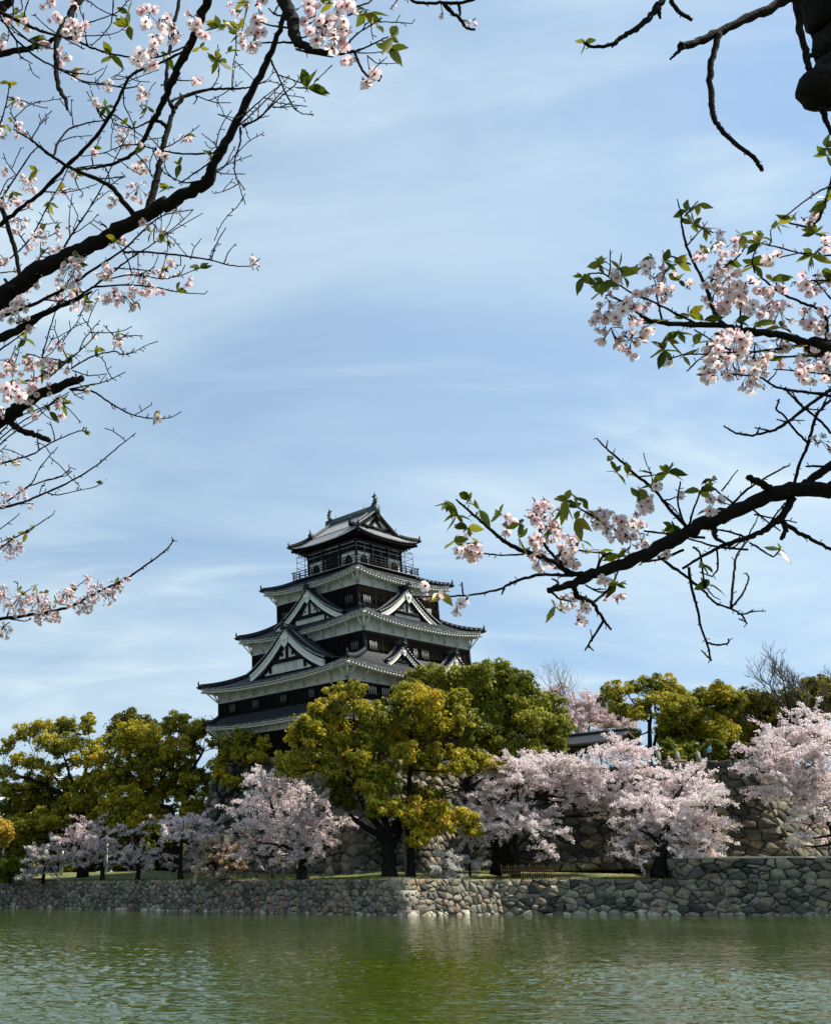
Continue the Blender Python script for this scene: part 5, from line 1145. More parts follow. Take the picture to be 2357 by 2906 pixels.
for P, w0, w1, d in [([(-50,1970),(200,1880),(400,1780),(600,1640),(760,1540),(900,1400),(1000,1320),(1190,1290)],24,6,4.1), ([(100,1990),(250,1930),(450,1850),(640,1720),(800,1590),(900,1530),(1000,1460),(1250,1310)],20,5,4.2), ([(760,1550),(900,1550),(1100,1570),(1300,1600),(1440,1640),(1600,1640)],15,6,None), ([(640,1720),(800,1690),(900,1700),(1000,1720),(1110,1700),(1250,1640)],10,5,None), ([(560,1770),(780,1750),(960,1770),(1100,1800),(1260,1810)],13,5,None),
    ([(700,1650),(880,1660),(960,1680)],9,5,None), ([(1300,1600),(1330,1500),(1390,1400)],9,5,None), ([(1320,1480),(1350,1405)],6,4,None), ([(1380,1620),(1400,1560),(1450,1500)],8,5,None), ([(1180,1580),(1190,1530),(1240,1470)],7,5,None), ([(1290,1595),(1310,1530),(1360,1500)],7,4,None), ([(1540,1640),(1600,1590)],6,4,None), ([(1540,1640),(1555,1560)],6,4,None), ([(1570,1640),(1590,1665)],5,4,None), ([(1110,1570),(1115,1640),(1060,1620)],7,5,None),
    ([(390,1530),(430,1460),(520,1330),(620,1170),(690,1020),(760,870),(830,760)],13,5,4.3), ([(430,1470),(425,1330),(445,1190)],8,5,None), ([(450,1440),(560,1370),(600,1320)],8,4,None), ([(665,1420),(650,1390),(610,1360)],9,5,None), ([(420,1480),(560,1260),(670,1175)],9,4,None), ([(450,1420),(480,1330)],6,4,None),
    ([(130,1730),(100,1560),(50,1400),(0,1240),(-40,1190)],24,34,4.4), ([(-20,1650),(150,1520),(240,1380),(310,1230),(380,1120),(420,1030)],11,8,4.5), ([(0,1240),(100,1080),(200,930),(250,890)],12,7,None), ([(100,1080),(40,1000),(20,940)],7,5,None), ([(70,1040),(130,910)],6,4,None), ([(270,1180),(400,1185),(500,1165),(600,1130)],9,5,None), ([(450,1060),(480,1160),(515,1190),(500,1220)],8,5,None), ([(110,800),(90,730),(60,690)],7,4,None), ([(90,725),(170,650),(250,620)],8,5,None), ([(240,760),(320,680)],6,4,None), ([(0,760),(40,640),(60,500)],10,7,4.2), ([(40,660),(90,620)],8,6,None), ([(0,1200),(40,1110),(90,1080)],8,6,None), ([(0,1680),(80,1670),(200,1680)],9,6,4.4), ([(240,1650),(240,1580),(300,1520)],10,6,None), ([(260,1380),(380,1370)],7,4,None), ([(160,1500),(100,1420),(0,1390)],9,7,None), ([(30,1720),(60,1760),(100,1770)],20,26,None), ([(700,1500),(740,1420),(745,1380)],7,5,None), ([(900,1340),(930,1370),(1000,1440),(1040,1380)],7,4,None), ([(1000,1460),(1100,1380),(1190,1290)],8,5,None), ([(640,1510),(690,1500),(700,1480)],8,5,None), ([(960,1660),(990,1700),(1010,1640)],6,4,None), ([(1060,1700),(1110,1690),(1140,1630)],7,5,None), ([(850,1560),(850,1680),(870,1700)],7,5,None), ([(480,1950),(510,1910),(525,1860)],6,4,None)]:
    A.br(Z1, P, w0, w1, d, dflt=4.3)
A.br(Z2, [(-60,250),(100,190),(250,90),(420,20),(560,-50)], 62, 14, 4.2, 4.2); joinup(zz_(Z2, -55, 248), 4.2, bL + [.06, -.05, 1.6], .07, .03)
A.br(Z2, [(-70,760),(60,700),(150,620),(280,560),(400,510),(495,480)], 0, 0, 4.6, 4.3, ws=[100,92,78,64,52,42]); joinup(zz_(Z2, -65, 755), 4.6, bL + [.05, -.05, 1.5], .09, .04)
A.br(Z2, [(30,730),(120,790),(230,830),(298,857)], 40, 30)
for P, w0, w1, d in [([(430,550),(560,550),(640,610),(720,660),(800,700),(900,722),(1030,722),(1100,680)],13,5,None), ([(820,700),(870,670),(920,640)],7,4,None), ([(860,675),(845,640)],5,4,None), ([(935,720),(940,690),(955,675)],6,4,None), ([(1025,720),(1030,700)],5,4,None), ([(420,545),(540,520),(640,500),(760,440)],11,5,None), ([(610,500),(640,460)],6,4,None), ([(440,430),(540,465),(650,450)],8,5,None), ([(530,465),(530,430)],5,4,None), ([(300,470),(450,340),(540,260),(600,190)],11,6,4.4), ([(565,235),(550,170),(500,110)],7,5,None), ([(410,360),(370,280),(390,240),(480,120),(520,20)],9,5,None), ([(370,280),(330,180),(340,120)],7,4,None), ([(430,420),(560,340),(700,310),(740,335),(830,320)],11,5,4.4), ([(690,305),(710,250),(775,205)],7,4,None), ([(720,335),(790,330),(815,295)],6,4,None), ([(710,250),(705,200)],5,4,None), ([(250,370),(290,220),(340,60),(360,-50)],10,7,4.5), ([(265,330),(320,230)],6,4,None), ([(430,190),(420,130)],5,4,None), ([(440,560),(470,590),(510,605)],7,4,None), ([(450,580),(515,560)],6,4,None),
    ([(-30,840),(40,770),(100,710),(280,650),(420,560)],11,6,4.5), ([(-30,870),(100,760),(270,660),(400,590)],9,6,4.5), ([(90,800),(200,740),(300,650)],8,5,4.5), ([(130,600),(220,640),(280,710),(355,748)],8,5,4.5), ([(-30,520),(150,500),(260,460),(330,430),(430,360)],18,8,4.5), ([(-30,330),(90,240),(190,175)],12,7,4.3), ([(160,330),(220,340),(300,380),(340,390)],8,5,4.4), ([(-20,480),(60,430),(100,370),(130,240)],9,5,4.4), ([(200,500),(210,420),(170,330)],8,5,4.4), ([(-20,900),(40,840),(100,800)],12,7,4.6),
    ([(-40,1010),(100,970),(200,940),(300,870),(480,795),(520,800)],13,6,6.6), ([(-40,1275),(120,1240),(240,1190),(400,1120),(560,1030),(700,910),(825,810)],17,5,6.8), ([(290,1178),(340,1190),(450,1165),(560,1145),(625,1115)],8,4,None), ([(20,1240),(150,1150),(200,1110),(230,1040),(300,950),(350,895)],11,5,6.8), ([(160,1140),(270,1100),(380,1070),(430,1020)],9,5,None), ([(230,1115),(400,1070),(430,1050)],7,4,None), ([(240,1190),(250,1140),(275,1110)],7,5,None), ([(130,1240),(200,1240)],5,4,None), ([(-30,1415),(60,1350),(110,1310)],8,5,6.8), ([(-30,1540),(40,1480),(100,1440),(210,1380),(325,1303)],11,6,6.8), ([(-20,1490),(45,1453)],6,4,6.8), ([(-20,940),(40,885)],7,5,6.6), ([(-20,1120),(55,1105)],5,4,6.6),
    ([(-40,1945),(150,1920),(300,1900),(450,1860),(560,1790),(680,1740),(780,1690),(860,1630),(950,1570),(1030,1500),(1055,1458)],20,8,7.0), ([(40,1930),(60,1880),(120,1800),(190,1755)],9,5,None), ([(60,1940),(150,1955),(190,1940)],9,5,None), ([(430,1770),(500,1720),(535,1690)],6,4,7.0), ([(330,1800),(350,1850),(440,1860)],7,5,7.0), ([(855,1632),(875,1638)],8,6,None), ([(-20,2040),(20,1990),(60,1960)],9,5,7.0), ([(110,1790),(105,1715)],7,4,7.0)]:
    A.br(Z2, P, w0, w1, d, dflt=4.5)
for y_, D_ in ((1275, 6.8), (1945, 7.0), (1540, 6.8), (1010, 6.6)):
    p = at(*zz_(Z2, -38, y_), D_); A.wood.tube(bez(bL + [.03, .0, .8 + (1945 - y_) * .0009], p, .08, A.rg, 8), np.linspace(.05, .014, 8), 7, .5)
A.br(Z5, [(415,-90),(470,60),(510,130),(505,200),(530,260),(600,300),(680,320),(800,325),(880,312)], 0, 0, 2.1, 2.0, ws=[86,80,72,66,56,46,38,28,18]); joinup(zz_(Z5, 415, -85), 2.1, bL + [1.0, -.6, 7.4], .035, .028)
for P, w0, w1, d in [([(880,320),(900,370),(930,440),(980,480),(1030,500),(1045,470),(1040,440)],18,9,None), ([(980,480),(1000,420),(1080,350)],10,5,None), ([(960,340),(1010,390),(1140,388)],9,5,2.0), ([(800,322),(870,230),(920,190),(1050,110)],14,7,None), ([(870,320),(950,290),(1050,240),(1090,225)],14,8,None), ([(880,325),(1000,325),(1110,305)],9,6,None), ([(930,180),(960,130),(1130,135),(1235,143)],9,6,None), ([(1135,135),(1160,90)],7,5,None), ([(980,140),(985,200),(995,240)],7,5,None), ([(530,260),(400,262),(300,260),(250,300)],16,8,None), ([(520,300),(620,330),(750,350)],16,9,None), ([(470,170),(400,160),(340,150),(280,120)],14,8,None), ([(480,100),(390,90),(350,50)],14,8,None), ([(880,40),(960,20),(1010,-20)],10,12,2.0), ([(650,480),(620,530),(580,545)],8,6,2.0), ([(740,400),(690,450),(640,500)],7,6,2.0), ([(960,340),(970,430)],6,5,None), ([(500,150),(580,120),(660,90)],12,7,None), ([(520,240),(640,210),(760,230),(800,280)],12,7,None)]:
    A.br(Z5, P, w0, w1, d, dflt=2.0)
A.br(Z5, [(1190,-40),(1240,10),(1300,18),(1400,15),(1530,20),(1650,-20),(1720,-80)], 18, 24, 2.4, 2.4); A.br(Z5, [(1430,18),(1480,80),(1540,120),(1560,170),(1620,180)], 28, 16); A.br(Z5, [(1540,120),(1600,130),(1625,110)], 8, 5); A.br(Z5, [(1410,20),(1425,90)], 6, 5); A.br(Z5, [(1150,-10),(1110,40)], 8, 6, 2.3); A.br(Z5, [(1520,20),(1530,90)], 22, 14)
joinup(zz_(Z5, 1190, -38), 2.4, at(*zz_(Z5, 415, -90), 2.1), .03, .008)
for P, w0, w1 in [([(360,360),(410,460),(450,560),(510,670),(560,700),(630,705)],13,6), ([(170,770),(260,690),(390,560),(480,470)],12,5), ([(190,785),(300,720),(440,580),(520,520),(560,440)],13,5), ([(280,520),(350,490),(380,440)],9,4), ([(410,460),(500,490),(580,520)],9,6), ([(380,660),(440,660),(540,650)],9,5), ([(200,700),(150,730),(40,700)],8,4), ([(285,720),(295,630)],7,4), ([(395,610),(385,545)],6,4), ([(300,725),(355,710)],7,4), ([(150,150),(155,300),(130,400),(125,540)],8,5), ([(150,380),(200,430),(260,490)],7,4), ([(200,680),(250,750)],7,4)]:
    A.br(Z5, P, w0, w1, dflt=3.6)
A.twiglet(70, -20, 800, -20, 900)
A.twiglet(26, -20, 420, 850, 1300)
A.flowers(Z1, [(290,20,40,4),(340,110,40,4),(430,180,50,6),(370,340,50,5),(10,260,40,5),(170,1130,60,9),(120,1380,60,8),(240,1470,50,8),(180,1540,30,4),(870,1010,55,7),(850,1180,70,10),(690,1240,25,3),(370,1560,50,6),(490,1580,50,6),(430,1680,90,14),(170,1740,70,8),(120,1870,60,8),(380,1810,70,8),(480,1810,50,5),(650,1680,60,8),(740,1480,30,3),(880,1730,90,12),(820,1780,30,3),(770,1860,60,9),(640,1830,40,5),(1070,1620,25,3),(1160,1740,20,2),(990,1800,20,2),(20,1600,30,4),(40,1060,30,4),(240,1650,40,4),(1560,1620,25,3),(700,1820,40,4),(60,1240,40,4),(20,850,25,2),(150,1250,40,3)], 4.2)
A.flowers(Z1, [(920,110,70,6,2.6),(1000,140,50,5,2.6),(1060,190,60,5,2.5),(960,250,40,3,2.5),(860,360,45,3,2.6),(920,410,40,2,2.5),(890,580,40,3,3),(1230,190,50,5,2.5),(1190,120,40,3,2.5),(960,320,35,3,2.6)])
A.flowers(Z2, [(100,60,60,7),(40,110,50,5),(170,150,40,5),(170,410,60,6),(290,400,70,8),(220,570,70,8),(300,550,30,3),(420,430,25,3),(40,430,50,5),(380,700,20,2),(330,420,40,4),(60,400,40,3)], 4.3)
A.flowers(Z2, [(80,570,60,6,2.6),(10,680,30,2,2.6)])
A.flowers(Z2, [(20,970,40,6),(110,1000,20,3),(130,1180,40,6),(30,1210,50,8),(185,1265,15,2),(60,1520,70,18),(110,1490,30,5),(20,1830,60,16),(120,1850,70,18),(230,1850,60,16),(300,1890,60,14),(400,1810,55,16),(350,1930,35,8),(500,1860,60,16),(590,1770,60,16),(650,1810,50,14),(700,1740,45,10),(760,1695,20,4),(530,1690,25,5),(20,2010,50,14),(240,1930,40,9),(20,1760,30,6),(170,1820,40,8),(270,1830,40,8),(560,1840,30,5),(440,1760,30,5)], 6.9)
A.flowers(Z5, [(600,50,80,5),(770,60,80,5),(640,130,80,5),(780,160,70,5),(700,180,60,4),(640,210,50,3),(840,30,60,4),(290,20,50,3),(160,40,60,3),(270,110,60,4),(200,160,50,3),(270,240,60,4),(190,260,40,2),(860,340,40,1),(740,250,50,2),(800,250,40,2),(830,380,20,1),(940,500,20,1),(970,520,15,1),(1000,460,15,1),(310,200,40,2)], 1.95)
A.flowers(Z5, [(1110,40,20,1),(1430,90,20,1),(1600,150,30,2)], 2.4, .022)
A.leafs(Z1, [(680,340,5,2.9),(790,160,4,2.8),(790,80,2,2.8),(1340,370,6,2.8),(1400,320,3,2.8),(1350,170,4,2.6),(1470,180,3,2.6),(650,660,5),(1300,960,4),(1110,1010,4),(50,510,4),(90,620,3),(40,770,3),(230,1050,3),(80,1180,3),(300,1250,4),(270,1420,3),(1230,1650,4),(1090,1790,2),(840,1860,2),(440,1580,4),(1030,1160,4),(1230,290,2),(1030,350,3),(910,660,3),(930,1430,3),(1030,1470,3)], 4.0)
A.leafs(Z2, [(580,310,5),(430,340,4),(380,380,5),(380,630,5),(160,240,3),(300,680,3),(70,100,3),(250,430,3),(100,490,3),(160,360,3)], 4.3)
A.leafs(Z2, [(510,800,3),(120,1770,3),(215,1740,3),(265,1780,2),(430,1770,3),(160,1420,3),(90,1460,3),(205,1385,3),(620,1115,2),(80,990,3),(340,1830,2),(720,1710,3)], 6.9)
A.leafs(Z5, [(940,90,3),(950,60,2),(1110,225,3),(1090,290,4),(90,150,4),(180,60,3),(170,200,3),(590,540,4),(220,10,3),(740,20,3),(1020,150,3)], 2.0, .055)
A.scatter(60, -10, 560, 0, 1250)
A.finish('near cherry whose dark forking boughs and scattered blossom fill the left side', bL)

B = Near(12)
bR = np.array([4.2, 4.4, -1.66])
trunk_tube(B, [bR - [0, 0, .1], bR + [.0, 0, .6], bR + [-.1, -.1, 1.8], bR + [-.25, -.2, 2.8], bR + [-.5, -.5, 4.0], bR + [-.8, -.9, 5.0], bR + [-1.3, -1.3, 5.6]], [.30, .22, .19, .18, .15, .12, .09])
def joinr(P, D, q, r0, r1):
    p = at(*P, D); B.wood.tube(bez(q, p, .06, B.rg, 7), np.linspace(r0, r1, 7), 8, .5)
B.br(Z3, [(1830,425),(1700,430),(1500,445),(1400,490),(1250,560),(1130,610),(1000,680),(880,740),(740,790),(620,840),(532,865)], 0, 0, 3.6, 3.5, ws=[64,64,60,56,58,56,54,50,46,32,24]); joinr(zz_(Z3, 1825, 425), 3.6, bR + [-.1, -.1, 1.9], .08, .027)
for P, w0, w1, d in [([(1490,440),(1440,410),(1388,383)],34,27,None), ([(1780,300),(1740,330),(1650,390),(1580,440)],34,36,3.6), ([(1575,470),(1520,560),(1450,610),(1380,640),(1280,670),(1200,710),(1105,770)],32,10,None), ([(1525,570),(1600,620),(1680,660),(1790,715)],22,12,None), ([(1535,580),(1545,610),(1525,645)],24,16,None), ([(740,790),(640,800),(560,740),(400,690),(330,640),(270,590),(200,530),(140,475)],26,8,None),
    ([(640,800),(500,795),(400,820),(330,860),(200,885),(100,890),(-45,890)],14,6,None), ([(170,885),(165,830)],8,7,None), ([(345,855),(335,880)],9,6,None), ([(430,710),(330,715),(240,705)],8,6,None), ([(600,760),(520,680),(490,590),(473,475)],16,6,None), ([(470,560),(430,545)],6,4,None), ([(830,620),(800,590),(740,560),(660,510),(610,478)],12,6,3.5), ([(560,720),(640,690),(720,700),(790,710)],9,6,None), ([(1130,600),(1060,530),(980,430),(900,370),(840,310),(780,260),(738,215)],17,6,None), ([(780,255),(785,225)],6,4,None), ([(1130,590),(1150,520),(1190,420)],10,6,None), ([(1110,580),(1080,490),(1095,400)],10,6,None), ([(980,430),(970,360)],6,4,None), ([(1040,510),(990,440),(985,400)],8,5,None),
    ([(1290,520),(1380,430),(1480,370),(1560,330)],11,6,None), ([(1330,500),(1290,470),(1220,420),(1190,400)],9,5,None), ([(1270,440),(1340,350)],7,4,None), ([(1220,470),(1310,500)],7,5,None), ([(1200,640),(1060,625),(940,610)],11,8,3.55), ([(1110,690),(1020,730),(930,745)],12,8,3.6), ([(1000,720),(1100,790),(1150,830),(1200,870),(1240,920),(1310,940),(1360,970),(1378,1006)],13,7,None), ([(1310,940),(1320,820),(1330,720),(1350,690),(1390,640)],11,8,None), ([(1310,940),(1360,880),(1390,810),(1375,790)],9,6,None), ([(1340,965),(1375,965),(1405,945)],8,5,None), ([(1345,985),(1375,1000)],7,5,None), ([(1130,765),(1140,850),(1165,930),(1180,1020),(1210,1090),(1225,1165)],13,8,3.55), ([(1205,1085),(1250,1098),(1300,1090),(1300,1070)],9,6,None), ([(1225,1160),(1205,1140),(1185,1120)],9,5,None),
    ([(640,840),(650,890),(720,910),(760,980),(800,1030)],24,10,None), ([(770,990),(720,1070),(690,1118)],13,6,None), ([(720,1080),(712,1030)],6,4,None), ([(705,1100),(725,1120)],7,5,None), ([(545,870),(580,900),(630,910)],10,8,None), ([(725,915),(800,850),(830,780)],12,8,None), ([(690,840),(740,870),(780,870)],8,6,None), ([(1150,680),(1180,700),(1190,780),(1200,860)],10,7,3.5), ([(1250,690),(1258,770),(1230,805)],9,6,3.5), ([(1390,660),(1440,690),(1490,725),(1520,690)],9,6,None), ([(1450,610),(1540,490)],9,6,None), ([(1395,510),(1450,560),(1520,610)],9,6,None), ([(1410,540),(1590,575)],8,5,None), ([(1570,440),(1600,330),(1640,240),(1660,150),(1690,90),(1750,40)],14,12,None), ([(1790,-20),(1690,35),(1560,140),(1500,180),(1400,205),(1330,195),(1280,162)],15,7,3.7), ([(1640,240),(1580,180),(1530,110),(1500,95),(1515,48)],11,7,None), ([(1420,200),(1430,170)],8,5,None), ([(1480,185),(1412,170)],8,5,None), ([(1790,220),(1740,200),(1690,140),(1600,70),(1540,0)],12,9,3.7), ([(1560,150),(1505,135)],8,6,None), ([(1790,40),(1740,35),(1600,15),(1490,-5)],12,8,3.7), ([(1720,335),(1630,335)],12,8,None), ([(1240,600),(1240,640),(1290,665)],24,10,None), ([(1380,640),(1300,610),(1180,600)],10,7,None), ([(1380,690),(1250,680),(1120,640)],10,7,3.55), ([(740,780),(760,720),(800,700)],14,8,None), ([(555,855),(580,830),(550,815)],12,8,None)]:
    B.br(Z3, P, w0, w1, d, dflt=3.55)
for y_, D_ in ((715, 3.6), (220, 3.7), (-20, 3.7), (40, 3.7)): joinr(zz_(Z3, 1788, y_), D_, bR + [-.12, -.12, 1.4 + (700 - y_) * .0008], .04, .012)
# trunk-thick limb hanging in at the upper right, ending in a sawn, swollen knob
B.br(Z4, [(1640,-330),(1590,-120),(1560,40),(1590,190),(1590,250),(1600,330),(1570,470)], 0, 0, 2.7, 2.7, ws=[400,420,440,300,370,300,330]); joinr(zz_(Z4, 1640, -325), 2.7, bR + [-1.2, -1.2, 5.5], .13, .17)
kc = at(*zz_(Z4, 1460, 465), 2.68); kr = 128 * Z4[2] * ppm(*zz_(Z4, 1460, 465), 2.68)
rk = np.random.default_rng(9); G = []
for i in range(13):
    ph = -pi / 2 + pi * i / 12; G.append([kc + np.array([cos(ph) * cos(a), cos(ph) * sin(a), sin(ph) * .92]) * kr * (1 + .05 * sin(3 * a + 2 * i) + .02 * rk.standard_normal()) for a in np.linspace(0, 2 * pi, 21)[:-1]]); G[-1].append(G[-1][0])
B.wood.grid(G, .5)
for P, w0, w1, d0, d1 in [([(660,-90),(590,30),(540,100),(460,160),(390,200),(350,235),(250,250),(195,225)],40,14,2.5,2.5), ([(640,-40),(690,60),(770,105)],28,18,2.5,2.5), ([(1440,-60),(1250,10),(1050,100),(900,170),(760,235),(705,242)],52,36,2.6,2.5), ([(720,245),(690,275),(652,312)],26,10,2.5,2.5), ([(910,175),(885,260),(860,380),(870,520),(880,610),(930,700),(1020,780),(1100,830),(1138,900)],34,22,2.52,2.5), ([(1310,-40),(1340,150),(1370,270),(1392,372)],36,34,2.65,2.65), ([(1380,290),(1435,300)],26,30,2.65,2.65), ([(1455,560),(1480,650),(1520,730)],34,16,2.65,2.7), ([(590,40),(600,95)],30,14,None,2.5), ([(460,160),(480,165)],20,14,None,2.5), ([(350,235),(345,250)],14,8,None,2.5)]:
    B.br(Z4, P, w0, w1, d0, d1, dflt=2.5)
joinr(zz_(Z4, 660, -88), 2.5, bR + [-1.3, -1.3, 5.6], .05, .011); joinr(zz_(Z4, 1438, -58), 2.6, bR + [-1.2, -1.2, 5.5], .05, .015)
B.br(Z4, [(1640,1860),(1520,1850),(1395,1822)], 130, 90, 3.1, 3.05); joinr(zz_(Z4, 1635, 1860), 3.1, bR + [-.2, -.2, 2.5], .09, .04)
B.br(Z4, [(1420,1825),(1250,1770),(1050,1745),(940,1720),(750,1715),(600,1700),(530,1690),(470,1640),(400,1590),(330,1560)], 44, 9, 3.05, 2.95)
for P, w0, w1, d in [([(940,1720),(880,1640),(850,1530),(800,1430),(750,1330),(720,1230),(712,1165)],22,10,None), ([(850,1530),(880,1460),(940,1410),(1010,1360),(1060,1290)],12,8,None), ([(610,1700),(590,1600),(580,1560)],12,8,None), ([(800,1710),(690,1660),(560,1590),(450,1550),(380,1500),(300,1440),(220,1445)],13,7,None), ([(1470,1830),(1480,1770),(1480,1680),(1440,1630),(1350,1600),(1240,1550),(1150,1480),(1110,1440)],20,10,None), ([(1380,1810),(1250,1840),(1080,1860),(950,1860),(850,1870)],16,8,None), ([(970,1850),(880,1800),(780,1740)],11,8,None), ([(1560,1890),(1380,1880),(1210,1885)],14,9,3.05), ([(1560,2105),(1400,2070),(1290,2065),(1200,2040),(1130,1990),(1040,1980),(940,1970)],15,8,3.1), ([(1560,960),(1450,1000),(1350,1070),(1250,1150)],12,8,3.0), ([(1520,900),(1470,1080),(1440,1150),(1400,1200),(1330,1190),(1260,1170)],18,9,3.0), ([(1560,1400),(1350,1340),(1200,1300),(1060,1270)],10,7,3.0), ([(1560,1345),(1450,1350),(1350,1330),(1230,1360)],10,7,3.0), ([(760,1395),(680,1360),(620,1340)],10,7,None), ([(1030,1740),(1020,1600),(1010,1540)],12,9,None), ([(1290,2065),(1350,2145)],8,6,None), ([(720,1165),(690,1050)],9,5,None), ([(730,1140),(800,1060)],8,5,None), ([(740,1300),(790,1240),(850,1170)],9,5,None), ([(1560,1480),(1400,1480),(1300,1490)],11,7,3.0), ([(1560,1600),(1500,1580),(1420,1480)],11,7,3.0), ([(640,1900),(720,1870),(850,1870)],7,8,3.0), ([(740,1960),(800,1900),(850,1870)],7,8,3.0), ([(1500,1980),(1350,1960),(1200,1950)],10,7,3.05), ([(1100,1440),(1080,1370),(1120,1290)],9,6,None)]:
    B.br(Z4, P, w0, w1, d, dflt=3.0)
for y_, D_ in ((960, 3.0), (1345, 3.0), (1480, 3.0), (1600, 3.0), (1890, 3.05), (2105, 3.1)): joinr(zz_(Z4, 1558, y_), D_, bR + [-.22, -.2, 2.3 + (1900 - y_) * .0009], .04, .010)
B.twiglet(26, 1600, 2357, 600, 1800, Lr=(30, 80))
B.flowers(Z3, [(190,690,55,22),(515,490,35,5),(480,540,40,6),(550,560,50,8),(540,620,60,10),(470,680,50,9),(590,720,60,9),(640,750,30,4),(620,650,40,5),(360,580,40,5),(740,545,40,6),(780,530,25,3),(770,600,35,5),(850,575,40,5),(900,560,40,5),(910,600,30,4),(840,640,40,5),(940,640,35,4),(880,660,40,4),(990,400,25,3),(930,510,40,4),(970,500,25,3),(1100,460,20,2),(1240,500,35,3),(1040,700,20,2),(765,830,25,4),(610,900,40,5),(680,920,35,4),(670,1000,25,2),(830,895,25,2),(790,900,15,1),(1690,250,50,4),(20,850,20,1),(70,885,20,1),(145,930,25,2),(180,900,15,1),(500,740,40,4),(30,895,15,1)], 3.5)
B.flowers(Z4, [(370,1480,40,3),(520,1420,60,6),(620,1470,60,7),(560,1540,70,7),(500,1600,60,6),(640,1560,40,3),(330,1620,70,9),(420,1660,70,9),(290,1700,50,7),(340,1760,60,7),(450,1820,70,9),(540,1760,40,3),(900,1250,50,5),(1000,1290,50,4),(920,1330,40,4),(800,1350,30,3),(900,1420,60,6),(960,1500,80,11),(1050,1530,80,10),(900,1560,70,9),(1140,1560,60,6),(1000,1600,60,7),(930,1640,40,4),(1090,1650,50,5),(1200,1370,40,3),(1230,1490,40,3),(1230,1660,80,9),(1390,1660,70,8),(1380,1500,60,7),(1440,1480,60,7),(1470,1300,40,4),(1390,1170,50,4),(900,1790,70,9),(1000,1810,70,9),(1100,1850,80,10),(900,1920,90,11),(1000,1920,80,10),(1080,1990,80,13),(1420,1930,90,12),(1340,1960,50,6),(1190,1900,50,6),(640,1900,30,2),(1240,1800,50,6),(1470,1750,40,5),(840,1980,40,4),(755,1510,15,1),(1180,1620,50,5),(860,1480,40,4),(1480,1960,50,6)], 3.0)
B.leafs(Z3, [(100,490,5),(140,545,4),(200,480,3),(190,600,4),(240,520,3),(330,540,3),(410,580,3),(410,640,3),(580,600,2),(610,480,5),(650,465,2),(620,510,3),(670,650,2),(650,560,2),(700,520,2),(800,310,3),(820,360,3),(870,370,2),(925,355,1),(920,430,3),(930,470,2),(1040,360,5),(1180,440,4),(1230,390,3),(1210,520,2),(1060,590,4),(840,720,4),(750,700,3),(560,930,3),(820,840,5),(1520,690,4),(1190,750,3),(1220,840,4),(130,655,3),(690,700,2),(240,660,2),(80,880,2)], 3.5)
B.leafs(Z4, [(190,1465,6),(280,1400,5),(300,1490,4),(380,1420,4),(410,1460,3),(560,1370,3),(620,1380,3),(690,1390,4),(700,1480,4),(735,1110,4),(780,1180,5),(830,1210,4),(800,1080,2),(1030,1240,3),(1120,1290,6),(1140,1250,3),(860,1330,3),(1100,1400,5),(960,1380,2),(1220,1180,3),(1300,1150,3),(1420,1230,5),(1400,1350,6),(1480,1060,4),(1480,780,5),(1480,820,3),(750,1660,3),(830,1690,2),(700,1750,3),(620,1850,5),(650,1800,3),(720,1880,3),(780,1820,2),(1000,1700,2),(1100,1710,3),(1240,1730,2),(1170,1900,3),(1300,1830,3),(1370,1870,3),(1490,1480,4),(1190,1480,2),(850,1980,2),(280,1545,3),(560,1710,2)], 3.0)
B.leafs(Z4, [(205,222,4)], 2.5, .035)
B.finish('near cherry on the right with thick black limbs, full blossom and fresh leaves', bR)
# ------------------------------------------------------------------ buildings, gate, fence, bench, posts, cables, people
MW_ = flat('weathered_timber', (.055, .038, .027)); MR_ = mat('gate_roof', color=(.028, .03, .033), rough=.55, nscale=6, namt=.3, spec=.3)
# roofed timber gate on the terrace
Yg = 101.0
a0 = at(1600, 2099, Yg + 5.2); a1 = at(1779, 2072, Yg)                     # ridge ends
zr_ = a1[2]; a0[2] = zr_; dR = (a0 - a1) * [1, 1, 0]; dR /= np.linalg.norm(dR); a0 = a1 + dR * 11.0
nR = np.array([-dR[1], dR[0], 0]); nR = nR if nR[1] < 0 else -nR
gb = (a0 + a1) / 2; gb[2] = ZH
root = thing('roofed_gate', 'open timber gate shelter with a long grey gabled roof standing on the terrace', 'gate', gb)
rf, po, gbm = MB(), MB(), MB(); hw_, dr_ = 2.05, 1.0
for s in (-1, 1):
    n4 = 36
    G = [[a1 + (a0 - a1) * (k / (n4 * 2)) + nR * s * hw_ * t - np.array([0, 0, dr_ * (1.15 * t - .15 * t * t)]) + [0, 0, (.0, .05)[k % 2]] for t in np.linspace(0, 1, 6)] for k in range(n4 * 2 + 1)]
    rf.grid(G, .6)
    G2 = [[p - [0, 0, .12] for p in r] for r in G]; rf.grid(G2, .2, flip=True)
    for e in (a1, a0): 
        for t0, t1 in ((0, .5), (.5, 1.0)): gbm.beam(e + nR * s * hw_ * t0 - [0, 0, .16 + dr_ * (1.15 * t0 - .15 * t0 * t0)], e + nR * s * hw_ * t1 - [0, 0, .16 + dr_ * (1.15 * t1 - .15 * t1 * t1)], .08, .26)
    gbm.beam(a1 + nR * s * hw_ - [0, 0, dr_ + .12], a0 + nR * s * hw_ - [0, 0, dr_ + .12], .08, .16)
rf.tube([a1 - dR * .1 + [0, 0, .1], a0 + [0, 0, .1]], .14, 7, .5)
rf.build('roof', MR_, root, gb); gbm.build('bargeboard', MW_, root, gb)
